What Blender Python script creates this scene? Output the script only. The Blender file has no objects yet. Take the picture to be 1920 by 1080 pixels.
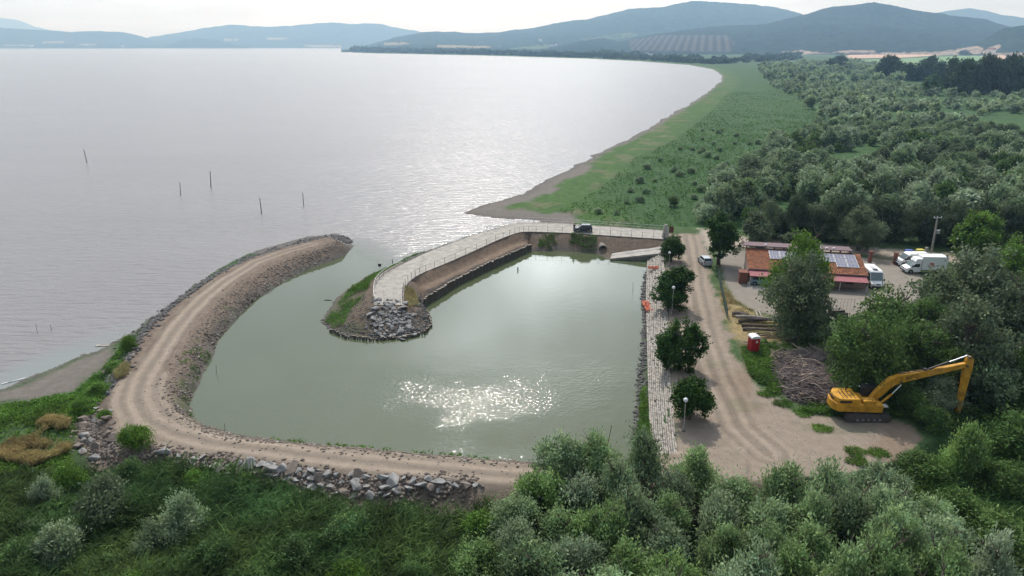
import bpy, math, random
import numpy as np
from mathutils import Vector, Matrix
random.seed(7)
C = bpy.context.scene.collection
sc = bpy.context.scene
R = math.radians
# ------------------------------------------------------------------ camera, sky, sun, exposure
PITCH = R(19.6); FOC = 1280.0; CAMZ = 38.0
cd = bpy.data.cameras.new('camera'); cam = bpy.data.objects.new('camera', cd); C.objects.link(cam)
cam.location = (0, 0, CAMZ); cam.rotation_euler = (math.pi / 2 - PITCH, 0, 0)
cd.lens = 24; cd.sensor_width = 36; cd.clip_start = 0.5; cd.clip_end = 40000
sc.camera = cam
SUN_EL, SUN_AZ = R(47), R(-4)
w = bpy.data.worlds.new("World"); sc.world = w; w.use_nodes = True
nt = w.node_tree; nt.nodes.clear()
def N(nt, t, **k):
    n = nt.nodes.new(t)
    for a, b in k.items():
        if a in n.inputs.keys(): n.inputs[a].default_value = b
        else: setattr(n, a, b)
    return n
out = N(nt, 'ShaderNodeOutputWorld'); bg = N(nt, 'ShaderNodeBackground')
sky = N(nt, 'ShaderNodeTexSky', sky_type='NISHITA', sun_disc=False, sun_elevation=SUN_EL, sun_rotation=SUN_AZ,
        altitude=250, air_density=1.0, dust_density=2.2, ozone_density=1.5)
tc = N(nt, 'ShaderNodeTexCoord'); sep = N(nt, 'ShaderNodeSeparateXYZ'); nt.links.new(tc.outputs['Generated'], sep.inputs[0])
# thin high cloud: noise on the cloud plane (direction / height)
zz = N(nt, 'ShaderNodeMath', operation='ADD'); nt.links.new(sep.outputs[2], zz.inputs[0]); zz.inputs[1].default_value = 0.12
dv = N(nt, 'ShaderNodeVectorMath', operation='DIVIDE'); nt.links.new(tc.outputs['Generated'], dv.inputs[0])
cmb = N(nt, 'ShaderNodeCombineXYZ')
for i in range(3): nt.links.new(zz.outputs[0], cmb.inputs[i])
nt.links.new(cmb.outputs[0], dv.inputs[1])
mp = N(nt, 'ShaderNodeMapping'); mp.inputs['Location'].default_value = (0.85, 0.35, 0); nt.links.new(dv.outputs[0], mp.inputs[0])
cn = N(nt, 'ShaderNodeTexNoise', Scale=1.15, Detail=6.0, Roughness=0.55); nt.links.new(mp.outputs[0], cn.inputs['Vector'])
cr = N(nt, 'ShaderNodeMapRange'); cr.interpolation_type = 'SMOOTHSTEP'
for i, v in zip((1, 2, 3, 4), (0.40, 0.70, 0.35, 0.95)): cr.inputs[i].default_value = v
nt.links.new(cn.outputs['Fac'], cr.inputs[0])
mx = N(nt, 'ShaderNodeMix', data_type='RGBA'); nt.links.new(cr.outputs[0], mx.inputs[0]); nt.links.new(sky.outputs[0], mx.inputs[6])
# thin cloud glows where it is lit from behind, around the sun
dt = N(nt, 'ShaderNodeVectorMath', operation='DOT_PRODUCT'); nt.links.new(tc.outputs['Generated'], dt.inputs[0]); dt.inputs[1].default_value = (math.sin(SUN_AZ) * math.cos(SUN_EL), math.cos(SUN_AZ) * math.cos(SUN_EL), math.sin(SUN_EL))
dm = N(nt, 'ShaderNodeMath', operation='MAXIMUM'); nt.links.new(dt.outputs['Value'], dm.inputs[0]); dm.inputs[1].default_value = 0
dp = N(nt, 'ShaderNodeMath', operation='POWER'); nt.links.new(dm.outputs[0], dp.inputs[0]); dp.inputs[1].default_value = 4
dk = N(nt, 'ShaderNodeMath', operation='MULTIPLY_ADD'); nt.links.new(dp.outputs[0], dk.inputs[0]); dk.inputs[1].default_value = 4.3; dk.inputs[2].default_value = .88
d2_ = N(nt, 'ShaderNodeVectorMath', operation='DOT_PRODUCT'); nt.links.new(tc.outputs['Generated'], d2_.inputs[0]); d2_.inputs[1].default_value = (.035, math.cos(R(22)), math.sin(R(22)))
pm = N(nt, 'ShaderNodeMapRange'); pm.interpolation_type = 'SMOOTHSTEP'; nt.links.new(d2_.outputs['Value'], pm.inputs[0])
for i, v in zip((1, 2, 3, 4), (math.cos(R(13)), math.cos(R(2)), 0, 7.5)): pm.inputs[i].default_value = v
pn = N(nt, 'ShaderNodeMath', operation='MULTIPLY_ADD'); nt.links.new(pm.outputs[0], pn.inputs[0]); nt.links.new(cn.outputs['Fac'], pn.inputs[1]); nt.links.new(dk.outputs[0], pn.inputs[2]); dk = pn
cc = N(nt, 'ShaderNodeVectorMath', operation='SCALE'); cc.inputs[0].default_value = (6.5, 7.25, 8.1); nt.links.new(dk.outputs[0], cc.inputs['Scale']); nt.links.new(cc.outputs[0], mx.inputs[7])
nt.links.new(mx.outputs[2], bg.inputs[0]); bg.inputs[1].default_value = 0.10
nt.links.new(bg.outputs[0], out.inputs[0])
sl = bpy.data.lights.new('sun', 'SUN'); sl.energy = 3.6; sl.angle = R(0.6); sl.color = (1, .955, .89)
sun = bpy.data.objects.new('sun', sl); C.objects.link(sun)
sdir = Vector((math.sin(SUN_AZ) * math.cos(SUN_EL), math.cos(SUN_AZ) * math.cos(SUN_EL), math.sin(SUN_EL)))
sun.rotation_euler = sdir.to_track_quat('Z', 'Y').to_euler(); sun.location = (0, 0, 60)
vs = sc.view_settings; vs.view_transform = 'Standard'; vs.look = 'None'; vs.exposure = 0.0; vs.gamma = 1
sc.cycles.max_bounces = 5; sc.cycles.diffuse_bounces = 2; sc.cycles.glossy_bounces = 2; sc.cycles.transparent_max_bounces = 6
sc.cycles.transmission_bounces = 3; sc.cycles.volume_bounces = 0; sc.cycles.caustics_reflective = False; sc.cycles.caustics_refractive = False
HAZE = 1.3e-4

# ------------------------------------------------------------------ tracing the photograph onto world planes
CP, SP = math.cos(PITCH), math.sin(PITCH)
def ray(px, py):
    dx = (px - 960) / FOC; dy = (540 - py) / FOC
    return dx, CP + dy * SP, -SP + dy * CP
def at(px, py, z=0.0):
    d = ray(px, py); t = (CAMZ - z) / -d[2]
    return (d[0] * t, d[1] * t)
def at_y(px, py, Y):
    d = ray(px, py); t = Y / d[1]
    return (d[0] * t, CAMZ + d[2] * t)
def PX(pts, z=0.0): return np.array([at(a, b, z) for a, b in pts])
def proj(X, Y, Z):
    dz = Z - CAMZ
    f = Y * CP - dz * SP; u = Y * SP + dz * CP
    return 960 + FOC * X / f, 540 - FOC * u / f

def hash2(i, j, s):
    h = (i * 374761393 + j * 668265263 + s * 1442695041) & 0xffffffff
    h = ((h ^ (h >> 13)) * 1274126177) & 0xffffffff
    return ((h ^ (h >> 16)) & 0xffff) / 65535.0
def vn(X, Y, sc_, s=0):
    x = X / sc_; y = Y / sc_
    i = np.floor(x).astype(np.int64); j = np.floor(y).astype(np.int64); fx = x - i; fy = y - j
    fx = fx * fx * (3 - 2 * fx); fy = fy * fy * (3 - 2 * fy)
    a = hash2(i, j, s); b = hash2(i + 1, j, s); c = hash2(i, j + 1, s); d = hash2(i + 1, j + 1, s)
    return (a * (1 - fx) + b * fx) * (1 - fy) + (c * (1 - fx) + d * fx) * fy
def fbm(X, Y, sc_, s=0, o=3):
    r = 0; a = 1; t = 0
    for k in range(o):
        r = r + a * vn(X, Y, sc_ / 2 ** k, s + k); t += a; a *= .5
    return r / t
def seg(X, Y, poly, closed=True):
    """distance to a polyline and sign-able side"""
    P = np.asarray(poly); A = P if closed else P[:-1]; B = np.roll(P, -1, 0) if closed else P[1:]
    best = np.full(X.shape, 1e9); side = np.zeros(X.shape)
    for (ax, ay), (bx, by) in zip(A, B):
        dx, dy = bx - ax, by - ay; L = dx * dx + dy * dy + 1e-9
        t = np.clip(((X - ax) * dx + (Y - ay) * dy) / L, 0, 1)
        d = np.hypot(X - ax - t * dx, Y - ay - t * dy)
        m = d < best
        best = np.where(m, d, best)
        side = np.where(m, np.sign(dx * (Y - ay) - dy * (X - ax)), side)
    return best, side
def inside(X, Y, poly):
    P = np.asarray(poly); r = np.zeros(X.shape, bool)
    for (ax, ay), (bx, by) in zip(P, np.roll(P, -1, 0)):
        if ay == by: continue
        c = ((ay > Y) != (by > Y)) & (X < (bx - ax) * (Y - ay) / (by - ay) + ax)
        r ^= c
    return r
def sd(X, Y, poly):
    d, _ = seg(X, Y, poly); return np.where(inside(X, Y, poly), d, -d)
def sst(x, a, b):
    t = np.clip((x - a) / (b - a), 0, 1); return t * t * (3 - 2 * t)

# shoreline of all the land, traced at water level
SHORE_PX = [(-500, 860), (-200, 790), (0, 728), (60, 705), (130, 672), (190, 655), (215, 640), (262, 612), (285, 595), (320, 570), (350, 545), (385, 520),
 (430, 490), (480, 470), (540, 453), (590, 440), (635, 436), (655, 445), (663, 460), (650, 475), (620, 490), (580, 505), (530, 530), (480, 562),
 (440, 600), (410, 635), (395, 670), (378, 700), (362, 735), (355, 760), (362, 785), (380, 800), (420, 810), (480, 820), (560, 830), (640, 838),
 (720, 845), (800, 855), (880, 862), (940, 866), (1010, 869), (1100, 873), (1160, 876), (1182, 862), (1188, 816), (1193, 773), (1197, 716), (1203, 658),
 (1208, 600), (1204, 560), (1208, 525), (1213, 497), (1195, 494), (1150, 492), (1120, 475), (1050, 471), (1000, 470), (994, 470), (900, 510), (850, 535), (803, 560),
 (797, 578), (806, 595), (808, 612), (795, 625), (760, 633), (700, 637), (650, 632), (620, 620), (602, 603), (605, 590), (630, 560), (660, 535),
 (700, 510), (740, 495), (770, 480), (800, 470), (860, 450), (900, 438), (940, 427), (975, 420), (1010, 416), (1022, 414), (985, 411), (930, 408), (880, 403),
 (860, 400), (900, 388), (950, 372), (1000, 352), (1060, 320), (1110, 292), (1160, 268), (1210, 243), (1260, 213), (1300, 190), (1335, 165),
 (1350, 152), (1351, 141), (1335, 130), (1290, 122), (1200, 115), (1100, 110), (1000, 107), (900, 104), (800, 102), (700, 100), (655, 98.5)]
SHORE = np.vstack([PX(SHORE_PX), [(-880, 5200), (-900, 11500), (16000, 11500), (16000, -80), (-80, -80)]])
NEARSHORE = np.vstack([PX(SHORE_PX[:97]), [(400, 820), (900, 500), (900, -80), (-80, -80)]])
# crests: (polygon, top height, slope, cap towards the water)
ZA, ZB, ZC, ZD = 1.8, 1.6, 2.4, 1.0
CR_A = PX([(615, 444), (540, 462), (480, 481), (430, 503), (385, 533), (345, 562), (310, 590), (285, 615), (255, 645), (238, 680), (222, 715), (205, 745),
  (205, 790), (235, 832), (285, 842), (400, 856), (560, 874), (700, 888), (800, 896), (890, 905), (1000, 912), (1150, 920), (1400, 900), (1400, 840), (1262, 850),
  (1180, 880), (1010, 872), (900, 864), (700, 847), (560, 835), (470, 827), (400, 816), (350, 796), (326, 765), (326, 730), (345, 690), (368, 640),
  (390, 600), (420, 566), (455, 536), (500, 506), (560, 481), (600, 469), (640, 456)], ZA)
CR_B = PX([(1240, 446), (1247, 478), (1254, 560), (1254, 650), (1257, 720), (1270, 825), (1275, 870), (1300, 900), (1400, 905), (1600, 888), (1700, 860), (1760, 815), (1800, 770), (2300, 700),
  (2300, 470), (1920, 455), (1640, 440), (1400, 432), (1320, 426), (1262, 424)], ZB)
DECK_IN = [(757, 573), (756, 541), (775, 521), (830, 498), (890, 471), (950, 444), (985, 435), (1040, 436), (1150, 443), (1245, 449)]
DECK_OUT = [(700, 573), (699, 548), (703, 530), (722, 513), (750, 498), (800, 474), (850, 455), (900, 437), (950, 423), (990, 418), (1060, 420), (1150, 426), (1245, 433)]
CR_C = PX(DECK_OUT[::-1] + [(727, 577)] + DECK_IN, ZC)
CR_D = PX([(797, 549), (850, 521), (920, 489), (992, 457), (985, 447), (900, 473), (830, 506), (775, 531)], ZD)
CRESTS = [(CR_A, ZA, .6), (CR_B, ZB, .7), (CR_C, ZC, .42), (CR_D, ZD, 3.0)]
def height(X, Y, ds=None):
    X = np.asarray(X, float); Y = np.asarray(Y, float)
    if ds is None: ds = sd(X, Y, NEARSHORE)
    z = .75 * (1 - np.exp(-np.maximum(ds, 0) / 14)) + np.where(ds > 3, (fbm(X, Y, 9, 5) - .5) * .25, 0)
    near = (Y < 260) & (np.abs(X) < 200)
    if near.any():
        xs, ys, d = X[near], Y[near], ds[near]; zz = z[near]
        cap = np.full(xs.shape, 1.25)
        cr = []
        for P, zt, s in CRESTS:
            dc = np.maximum(-sd(xs, ys, P), 0)
            cr.append((dc, zt, s))
        cap = np.where(cr[3][0] < 1.2, 4.0, cap)
        rough = (fbm(xs, ys, 1.6, 9) - .5) * .5
        for dc, zt, s in cr:
            sl_ = np.where(cr[3][0] < .8, 1.5, s) if zt == ZC else s
            zc = zt - sl_ * dc + rough * np.clip(dc, 0, 1) * .9
            zz = np.maximum(zz, np.minimum(zc, np.maximum(d, 0) * cap + .02))
        z[near] = zz
    # the lane leaves the flat marsh and the land swells towards the hills
    z = z + 0.0
    return np.where(ds > 0, z, np.maximum(ds * .45, -3.0))

# ------------------------------------------------------------------ mesh helpers
def props(o, label=None, cat=None, group=None, kind=None):
    if label: o['label'] = label
    if cat: o['category'] = cat
    if group: o['group'] = group
    if kind: o['kind'] = kind
    return o
def mesh_np(name, V, F, mat=None, col=None, attrs=None, smooth=False):
    """V (n,3); F (m,k) or list of such arrays"""
    me = bpy.data.meshes.new(name)
    Fs = [np.asarray(f) for f in (F if isinstance(F, list) else [F]) if len(f)]
    V = np.asarray(V, np.float32)
    me.vertices.add(len(V)); me.vertices.foreach_set('co', V.ravel())
    nl = sum(f.size for f in Fs); npoly = sum(len(f) for f in Fs)
    me.loops.add(nl); me.loops.foreach_set('vertex_index', np.concatenate([f.ravel() for f in Fs]).astype(np.int32))
    me.polygons.add(npoly)
    tot = np.concatenate([np.full(len(f), f.shape[1]) for f in Fs]).astype(np.int32)
    me.polygons.foreach_set('loop_start', (np.cumsum(tot) - tot).astype(np.int32)); me.polygons.foreach_set('loop_total', tot)
    me.update(calc_edges=True)
    if smooth: me.polygons.foreach_set('use_smooth', np.ones(npoly, bool))
    if col is not None:
        a = me.color_attributes.new('Col', 'FLOAT_COLOR', 'POINT')
        c = np.ones((len(V), 4), np.float32); c[:, :3] = col if np.ndim(col) == 2 else np.asarray(col)[:, None]
        a.data.foreach_set('color', c.ravel())
    for k, v in (attrs or {}).items():
        a = me.attributes.new(k, 'FLOAT', 'POINT'); a.data.foreach_set('value', np.asarray(v, np.float32))
    if mat: me.materials.append(mat)
    return me
def link(name, me, parent=None):
    o = bpy.data.objects.new(name, me); C.objects.link(o); o.parent = parent; return o
def thing(name, label, cat, loc=(0, 0, 0), rz=0, group=None):
    o = bpy.data.objects.new(name, None); C.objects.link(o); o.empty_display_size = .3
    o.location = loc; o.rotation_euler = (0, 0, rz); return props(o, label, cat, group)
def copy_tree(o, parent=None):
    c = o.copy(); C.objects.link(c); c.parent = parent
    for ch in list(o.children): copy_tree(ch, c)
    return c

class MB:
    def __init__(s): s.v = []; s.f = []; s.m = []; s.cm = 0; s.X = Matrix()
    def add(s, vs, fs):
        n = len(s.v); s.v += [tuple(s.X @ Vector(p)) for p in vs]; s.f += [tuple(i + n for i in f) for f in fs]; s.m += [s.cm] * len(fs); return s
    def box(s, c, d, rz=0, top=(1, 1), rx=0, ry=0):
        M = Matrix.Translation(c) @ Matrix.Rotation(rz, 4, 'Z') @ Matrix.Rotation(ry, 4, 'Y') @ Matrix.Rotation(rx, 4, 'X')
        a, b, h = d[0] / 2, d[1] / 2, d[2] / 2
        vs = [(-a, -b, -h), (a, -b, -h), (a, b, -h), (-a, b, -h)] + [(x * top[0], y * top[1], h) for x, y in ((-a, -b), (a, -b), (a, b), (-a, b))]
        return s.add([M @ Vector(p) for p in vs], [(3, 2, 1, 0), (4, 5, 6, 7), (0, 1, 5, 4), (1, 2, 6, 5), (2, 3, 7, 6), (3, 0, 4, 7)])
    def tube(s, p0, p1, r0, r1=None, n=8):
        r1 = r0 if r1 is None else r1; p0 = Vector(p0); p1 = Vector(p1); d = p1 - p0
        if d.length < 1e-6: return s
        q = d.to_track_quat('Z', 'Y'); vs = []
        for p, r in ((p0, r0), (p1, r1)):
            vs += [p + q @ Vector((r * math.cos(2 * math.pi * k / n), r * math.sin(2 * math.pi * k / n), 0)) for k in range(n)]
        fs = [(k, (k + 1) % n, n + (k + 1) % n, n + k) for k in range(n)] + [tuple(range(n - 1, -1, -1)), tuple(range(n, 2 * n))]
        return s.add(vs, fs)
    def prism(s, prof, y0, y1, inset=0):
        """profile in XZ (counter-clockwise seen from -Y), extruded along Y"""
        n = len(prof); vs = [(x, y0, z) for x, z in prof] + [(x, y1, z) for x, z in prof]
        fs = [tuple(range(n)), tuple(range(2 * n - 1, n - 1, -1))] + [(k, n + k, n + (k + 1) % n, (k + 1) % n) for k in range(n)]
        return s.add(vs, fs)
    def loft(s, rings, cap=True):
        n = len(rings[0]); vs = [p for r in rings for p in r]; fs = []
        for i in range(len(rings) - 1):
            for k in range(n): fs.append((i * n + k, i * n + (k + 1) % n, (i + 1) * n + (k + 1) % n, (i + 1) * n + k))
        if cap: fs += [tuple(range(n - 1, -1, -1)), tuple(range((len(rings) - 1) * n, len(rings) * n))]
        return s.add(vs, fs)
    def ball(s, c, r, n=10, sq=(1, 1, 1)):
        c = Vector(c); rings = []
        for i in range(1, n // 2 + 1):
            t = math.pi * i / (n // 2 + 1)
            rings.append([(c.x + r * sq[0] * math.sin(t) * math.cos(2 * math.pi * k / n), c.y + r * sq[1] * math.sin(t) * math.sin(2 * math.pi * k / n), c.z - r * sq[2] * math.cos(t)) for k in range(n)])
        return s.loft(rings)
    def build(s, name, mats, parent=None, bevel=0, smooth=False, loc=None):
        me = bpy.data.meshes.new(name); me.from_pydata(s.v, [], s.f)
        for m in (mats if isinstance(mats, (list, tuple)) else [mats]): me.materials.append(m)
        me.polygons.foreach_set('material_index', s.m)
        if smooth: me.polygons.foreach_set('use_smooth', [True] * len(s.f))
        me.update(); o = link(name, me, parent)
        if loc: o.location = loc
        if bevel:
            b = o.modifiers.new('bevel', 'BEVEL'); b.width = bevel; b.segments = 2; b.limit_method = 'ANGLE'; b.angle_limit = R(40)
        return o

# ------------------------------------------------------------------ materials
def mat(name, col, rough=.8, var=.25, scale=4.0, bump=0.0, metal=0, col2=None, spec=.4, stretch=None, emit=0):
    m = bpy.data.materials.new(name); m.use_nodes = True; nt = m.node_tree; b = nt.nodes['Principled BSDF']
    tc = N(nt, 'ShaderNodeTexCoord'); no = N(nt, 'ShaderNodeTexNoise', Scale=scale, Detail=5.0, Roughness=.6)
    src = tc.outputs['Object']
    if stretch:
        mpn = N(nt, 'ShaderNodeMapping'); mpn.inputs['Scale'].default_value = stretch; nt.links.new(src, mpn.inputs[0]); src = mpn.outputs[0]
    nt.links.new(src, no.inputs['Vector'])
    mr = N(nt, 'ShaderNodeMapRange'); mr.inputs[1].default_value = .3; mr.inputs[2].default_value = .7
    nt.links.new(no.outputs['Fac'], mr.inputs[0])
    mx = N(nt, 'ShaderNodeMix', data_type='RGBA'); nt.links.new(mr.outputs[0], mx.inputs[0])
    mx.inputs[6].default_value = (*[c * (1 - var) for c in col], 1); mx.inputs[7].default_value = (*(col2 or [min(1, c * (1 + var)) for c in col]), 1)
    nt.links.new(mx.outputs[2], b.inputs['Base Color']); b.inputs['Roughness'].default_value = rough; b.inputs['Metallic'].default_value = metal
    b.inputs['Specular IOR Level'].default_value = spec
    if bump:
        bp = N(nt, 'ShaderNodeBump', Strength=.8, Distance=bump); nt.links.new(no.outputs['Fac'], bp.inputs['Height']); nt.links.new(bp.outputs[0], b.inputs['Normal'])
    return m
def ground_mat(name, bumpd=.08, s1=.9, s2=6.0, lo=.62, hi=1.3, tracks=False):
    m = bpy.data.materials.new(name); m.use_nodes = True; nt = m.node_tree; b = nt.nodes['Principled BSDF']
    at_ = N(nt, 'ShaderNodeAttribute', attribute_name='Col'); geo = N(nt, 'ShaderNodeNewGeometry')
    n1 = N(nt, 'ShaderNodeTexNoise', Scale=s1, Detail=6.0, Roughness=.65); n2 = N(nt, 'ShaderNodeTexNoise', Scale=s2, Detail=4.0, Roughness=.7)
    for n in (n1, n2): nt.links.new(geo.outputs['Position'], n.inputs['Vector'])
    ad = N(nt, 'ShaderNodeMath', operation='ADD'); nt.links.new(n1.outputs['Fac'], ad.inputs[0]); nt.links.new(n2.outputs['Fac'], ad.inputs[1])
    mr = N(nt, 'ShaderNodeMapRange')
    for i, v in zip((1, 2, 3, 4), (.7, 1.3, lo, hi)): mr.inputs[i].default_value = v
    nt.links.new(ad.outputs[0], mr.inputs[0]); fac = mr.outputs[0]
    if tracks:
        la = N(nt, 'ShaderNodeAttribute', attribute_name='lat')
        no3 = N(nt, 'ShaderNodeTexNoise', Scale=.18, Detail=3.0); nt.links.new(geo.outputs['Position'], no3.inputs['Vector'])
        off = N(nt, 'ShaderNodeMath', operation='MULTIPLY_ADD'); nt.links.new(no3.outputs['Fac'], off.inputs[0]); off.inputs[1].default_value = .7; lm = N(nt, 'ShaderNodeMath', operation='SUBTRACT'); nt.links.new(la.outputs['Fac'], lm.inputs[0]); lm.inputs[1].default_value = .35; nt.links.new(lm.outputs[0], off.inputs[2])
        ao = N(nt, 'ShaderNodeMath', operation='ABSOLUTE'); nt.links.new(off.outputs[0], ao.inputs[0]); sn = N(nt, 'ShaderNodeMath', operation='MULTIPLY_ADD'); nt.links.new(ao.outputs[0], sn.inputs[0]); sn.inputs[1].default_value = 4.2; sn.inputs[2].default_value = -3.5
        co = N(nt, 'ShaderNodeMath', operation='COSINE'); nt.links.new(sn.outputs[0], co.inputs[0])
        ab = N(nt, 'ShaderNodeMath', operation='ABSOLUTE'); nt.links.new(la.outputs['Fac'], ab.inputs[0])
        fd = N(nt, 'ShaderNodeMapRange')
        for i, v in zip((1, 2, 3, 4), (1.5, 3.2, .18, .0)): fd.inputs[i].default_value = v
        nt.links.new(ab.outputs[0], fd.inputs[0])
        t1 = N(nt, 'ShaderNodeMath', operation='MULTIPLY_ADD'); nt.links.new(co.outputs[0], t1.inputs[0]); nt.links.new(fd.outputs[0], t1.inputs[1]); t1.inputs[2].default_value = 1.0
        t2 = N(nt, 'ShaderNodeMath', operation='MULTIPLY'); nt.links.new(t1.outputs[0], t2.inputs[0]); nt.links.new(fac, t2.inputs[1]); fac = t2.outputs[0]
        # long streaks dragged along the line of travel
        sp_ = N(nt, 'ShaderNodeSeparateXYZ'); nt.links.new(geo.outputs['Position'], sp_.inputs[0]); cb_ = N(nt, 'ShaderNodeCombineXYZ'); s3 = N(nt, 'ShaderNodeMath', operation='MULTIPLY'); nt.links.new(off.outputs[0], s3.inputs[0]); s3.inputs[1].default_value = 4.5
        s4 = N(nt, 'ShaderNodeMath', operation='ADD'); nt.links.new(sp_.outputs[0], s4.inputs[0]); nt.links.new(sp_.outputs[1], s4.inputs[1]); s5 = N(nt, 'ShaderNodeMath', operation='MULTIPLY'); nt.links.new(s4.outputs[0], s5.inputs[0]); s5.inputs[1].default_value = .09
        nt.links.new(s3.outputs[0], cb_.inputs[0]); nt.links.new(s5.outputs[0], cb_.inputs[1]); n6 = N(nt, 'ShaderNodeTexNoise', Scale=1.0, Detail=4.0, Roughness=.7); nt.links.new(cb_.outputs[0], n6.inputs['Vector'])
        m6 = N(nt, 'ShaderNodeMapRange'); nt.links.new(n6.outputs['Fac'], m6.inputs[0])
        for i, v in zip((1, 2, 3, 4), (.3, .7, .90, 1.08)): m6.inputs[i].default_value = v
        t6 = N(nt, 'ShaderNodeMath', operation='MULTIPLY'); nt.links.new(fac, t6.inputs[0]); nt.links.new(m6.outputs[0], t6.inputs[1]); fac = t6.outputs[0]
    vm = N(nt, 'ShaderNodeVectorMath', operation='SCALE'); nt.links.new(at_.outputs['Color'], vm.inputs[0]); nt.links.new(fac, vm.inputs['Scale'])
    nt.links.new(vm.outputs[0], b.inputs['Base Color']); b.inputs['Roughness'].default_value = .95; b.inputs['Specular IOR Level'].default_value = .15
    bp = N(nt, 'ShaderNodeBump', Strength=.9, Distance=bumpd); nt.links.new(ad.outputs[0], bp.inputs['Height']); nt.links.new(bp.outputs[0], b.inputs['Normal'])
    return m
def leaf_mat(name, col, col2, tr=.35, rand=.3, rough=.6):
    """foliage: two leaf colours mixed per tree and by a per-leaf value, with light passing through"""
    m = bpy.data.materials.new(name); m.use_nodes = True; nt = m.node_tree; b = nt.nodes['Principled BSDF']; o = nt.nodes['Material Output']
    at_ = N(nt, 'ShaderNodeAttribute', attribute_name='Col'); oi = N(nt, 'ShaderNodeObjectInfo')
    mx = N(nt, 'ShaderNodeMix', data_type='RGBA'); nt.links.new(oi.outputs['Random'], mx.inputs[0])
    mx.inputs[6].default_value = (*col, 1); mx.inputs[7].default_value = (*col2, 1)
    ge = N(nt, 'ShaderNodeNewGeometry'); wn = N(nt, 'ShaderNodeTexNoise', Scale=.35, Detail=2.0); nt.links.new(ge.outputs['Position'], wn.inputs['Vector'])
    mr = N(nt, 'ShaderNodeMapRange')
    for i, v in zip((1, 2, 3, 4), (.3, .7, 1 - rand, 1 + rand)): mr.inputs[i].default_value = v
    nt.links.new(wn.outputs['Fac'], mr.inputs[0])
    v1 = N(nt, 'ShaderNodeVectorMath', operation='MULTIPLY'); nt.links.new(mx.outputs[2], v1.inputs[0]); nt.links.new(at_.outputs['Color'], v1.inputs[1])
    v2 = N(nt, 'ShaderNodeVectorMath', operation='SCALE'); nt.links.new(v1.outputs[0], v2.inputs[0]); nt.links.new(mr.outputs[0], v2.inputs['Scale'])
    nt.links.new(v2.outputs[0], b.inputs['Base Color']); b.inputs['Roughness'].default_value = rough; b.inputs['Specular IOR Level'].default_value = .1
    tl = N(nt, 'ShaderNodeBsdfTranslucent'); nt.links.new(v2.outputs[0], tl.inputs[0])
    ms = N(nt, 'ShaderNodeMixShader'); ms.inputs[0].default_value = tr; nt.links.new(b.outputs[0], ms.inputs[1]); nt.links.new(tl.outputs[0], ms.inputs[2])
    nt.links.new(ms.outputs[0], o.inputs[0]); return m
M = {}
M['rock_grey'] = mat('grey_rock', (.245, .238, .228), .85, .5, 1.7, .05)
M['rock_dark'] = mat('dark_rock', (.115, .108, .104), .9, .4, 2.0, .05)
M["rock_brown"] = mat("brown_rock", (.19, .155, .13), .9, .35, 2.0, .05)
M['concrete'] = mat('concrete', (.31, .285, .25), .85, .3, .8, .01)
M['concrete_dark'] = mat('stained_concrete', (.17, .15, .13), .9, .35, 1.2, .03)
M['plank'] = mat('weathered_plank', (.29, .262, .228), .85, .6, 2.2, .02)
M['pile'] = mat('pile_wood', (.10, .085, .07), .9, .4, 3, .02, stretch=(1, 1, .2))
M['pile_top'] = mat('pile_top_wood', (.30, .26, .21), .9, .3, 3)
M['galv'] = mat('galvanised_steel', (.42, .42, .42), .5, .15, 6, metal=.6)
M['darksteel'] = mat('dark_steel', (.10, .09, .085), .6, .3, 6, metal=.4)
M['trunk'] = mat('bark', (.11, .085, .065), .95, .35, 3, .03)
M['driftwood'] = mat('drift_wood', (.34, .30, .26), .9, .3, 3)
M['brush'] = mat('cut_branch', (.155, .125, .12), .95, .45, 1.2)
M['brush_light'] = mat('pale_cut_branch', (.34, .27, .21), .95, .3, 1.2)
M['white'] = mat('white_paint', (.75, .75, .74), .45, .06, 2)
M['plastic_white'] = mat('white_plastic', (.72, .73, .74), .5, .05, 3)
M['red'] = mat('red_plastic', (.42, .02, .025), .5, .15, 2)
M['glass'] = mat('car_glass', (.02, .025, .03), .08, .2, 1, spec=.7)
M['glass_pale'] = mat('windscreen_glass', (.16, .20, .21), .12, .15, 1, spec=.7)
M['tyre'] = mat('tyre_rubber', (.02, .02, .02), .9, .2, 8)
M['rim'] = mat('wheel_rim', (.30, .30, .31), .4, .1, 5, metal=.7)
M['navy'] = mat('dark_car_paint', (.030, .040, .052), .25, .1, 1, spec=.6)
M['silver'] = mat('silver_car_paint', (.40, .44, .47), .35, .08, 1, metal=.3)
M['lampglass'] = mat('headlamp_glass', (.5, .5, .48), .15, .05, 4)
M['redlamp'] = mat('tail_lamp', (.3, .02, .02), .3, .05, 4)
M['yellow'] = mat('yellow_paint', (.50, .245, .02), .6, .35, 1.6, spec=.3)
M['track'] = mat('track_steel', (.085, .075, .07), .8, .4, 4, .01)
M['black'] = mat('black_plastic', (.02, .02, .022), .5, .2, 4)
M['brick'] = mat('brick', (.20, .085, .06), .9, .3, 5, .01)
M['render'] = mat('wall_render', (.38, .26, .22), .9, .2, 1)
M['awning'] = mat('awning_sheet', (.33, .105, .115), .7, .15, 1.5)
M['purple'] = mat('purple_brown_sheet', (.13, .075, .085), .7, .2, 1.5)
M['solar'] = mat('solar_cells', (.17, .165, .22), .25, .12, 3, spec=.8)
M['alu'] = mat('aluminium', (.6, .6, .6), .4, .05, 3, metal=.4)
M['blue'] = mat('blue_cover', (.06, .12, .42), .6, .15, 2)
M['blue_grey'] = mat('blue_grey_paint', (.16, .24, .29), .45, .1, 2)
M['lemon'] = mat('yellow_cover', (.65, .55, .08), .6, .1, 2)
M['orange_net'] = mat('orange_netting', (.62, .17, .09), .8, .25, 4)
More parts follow.
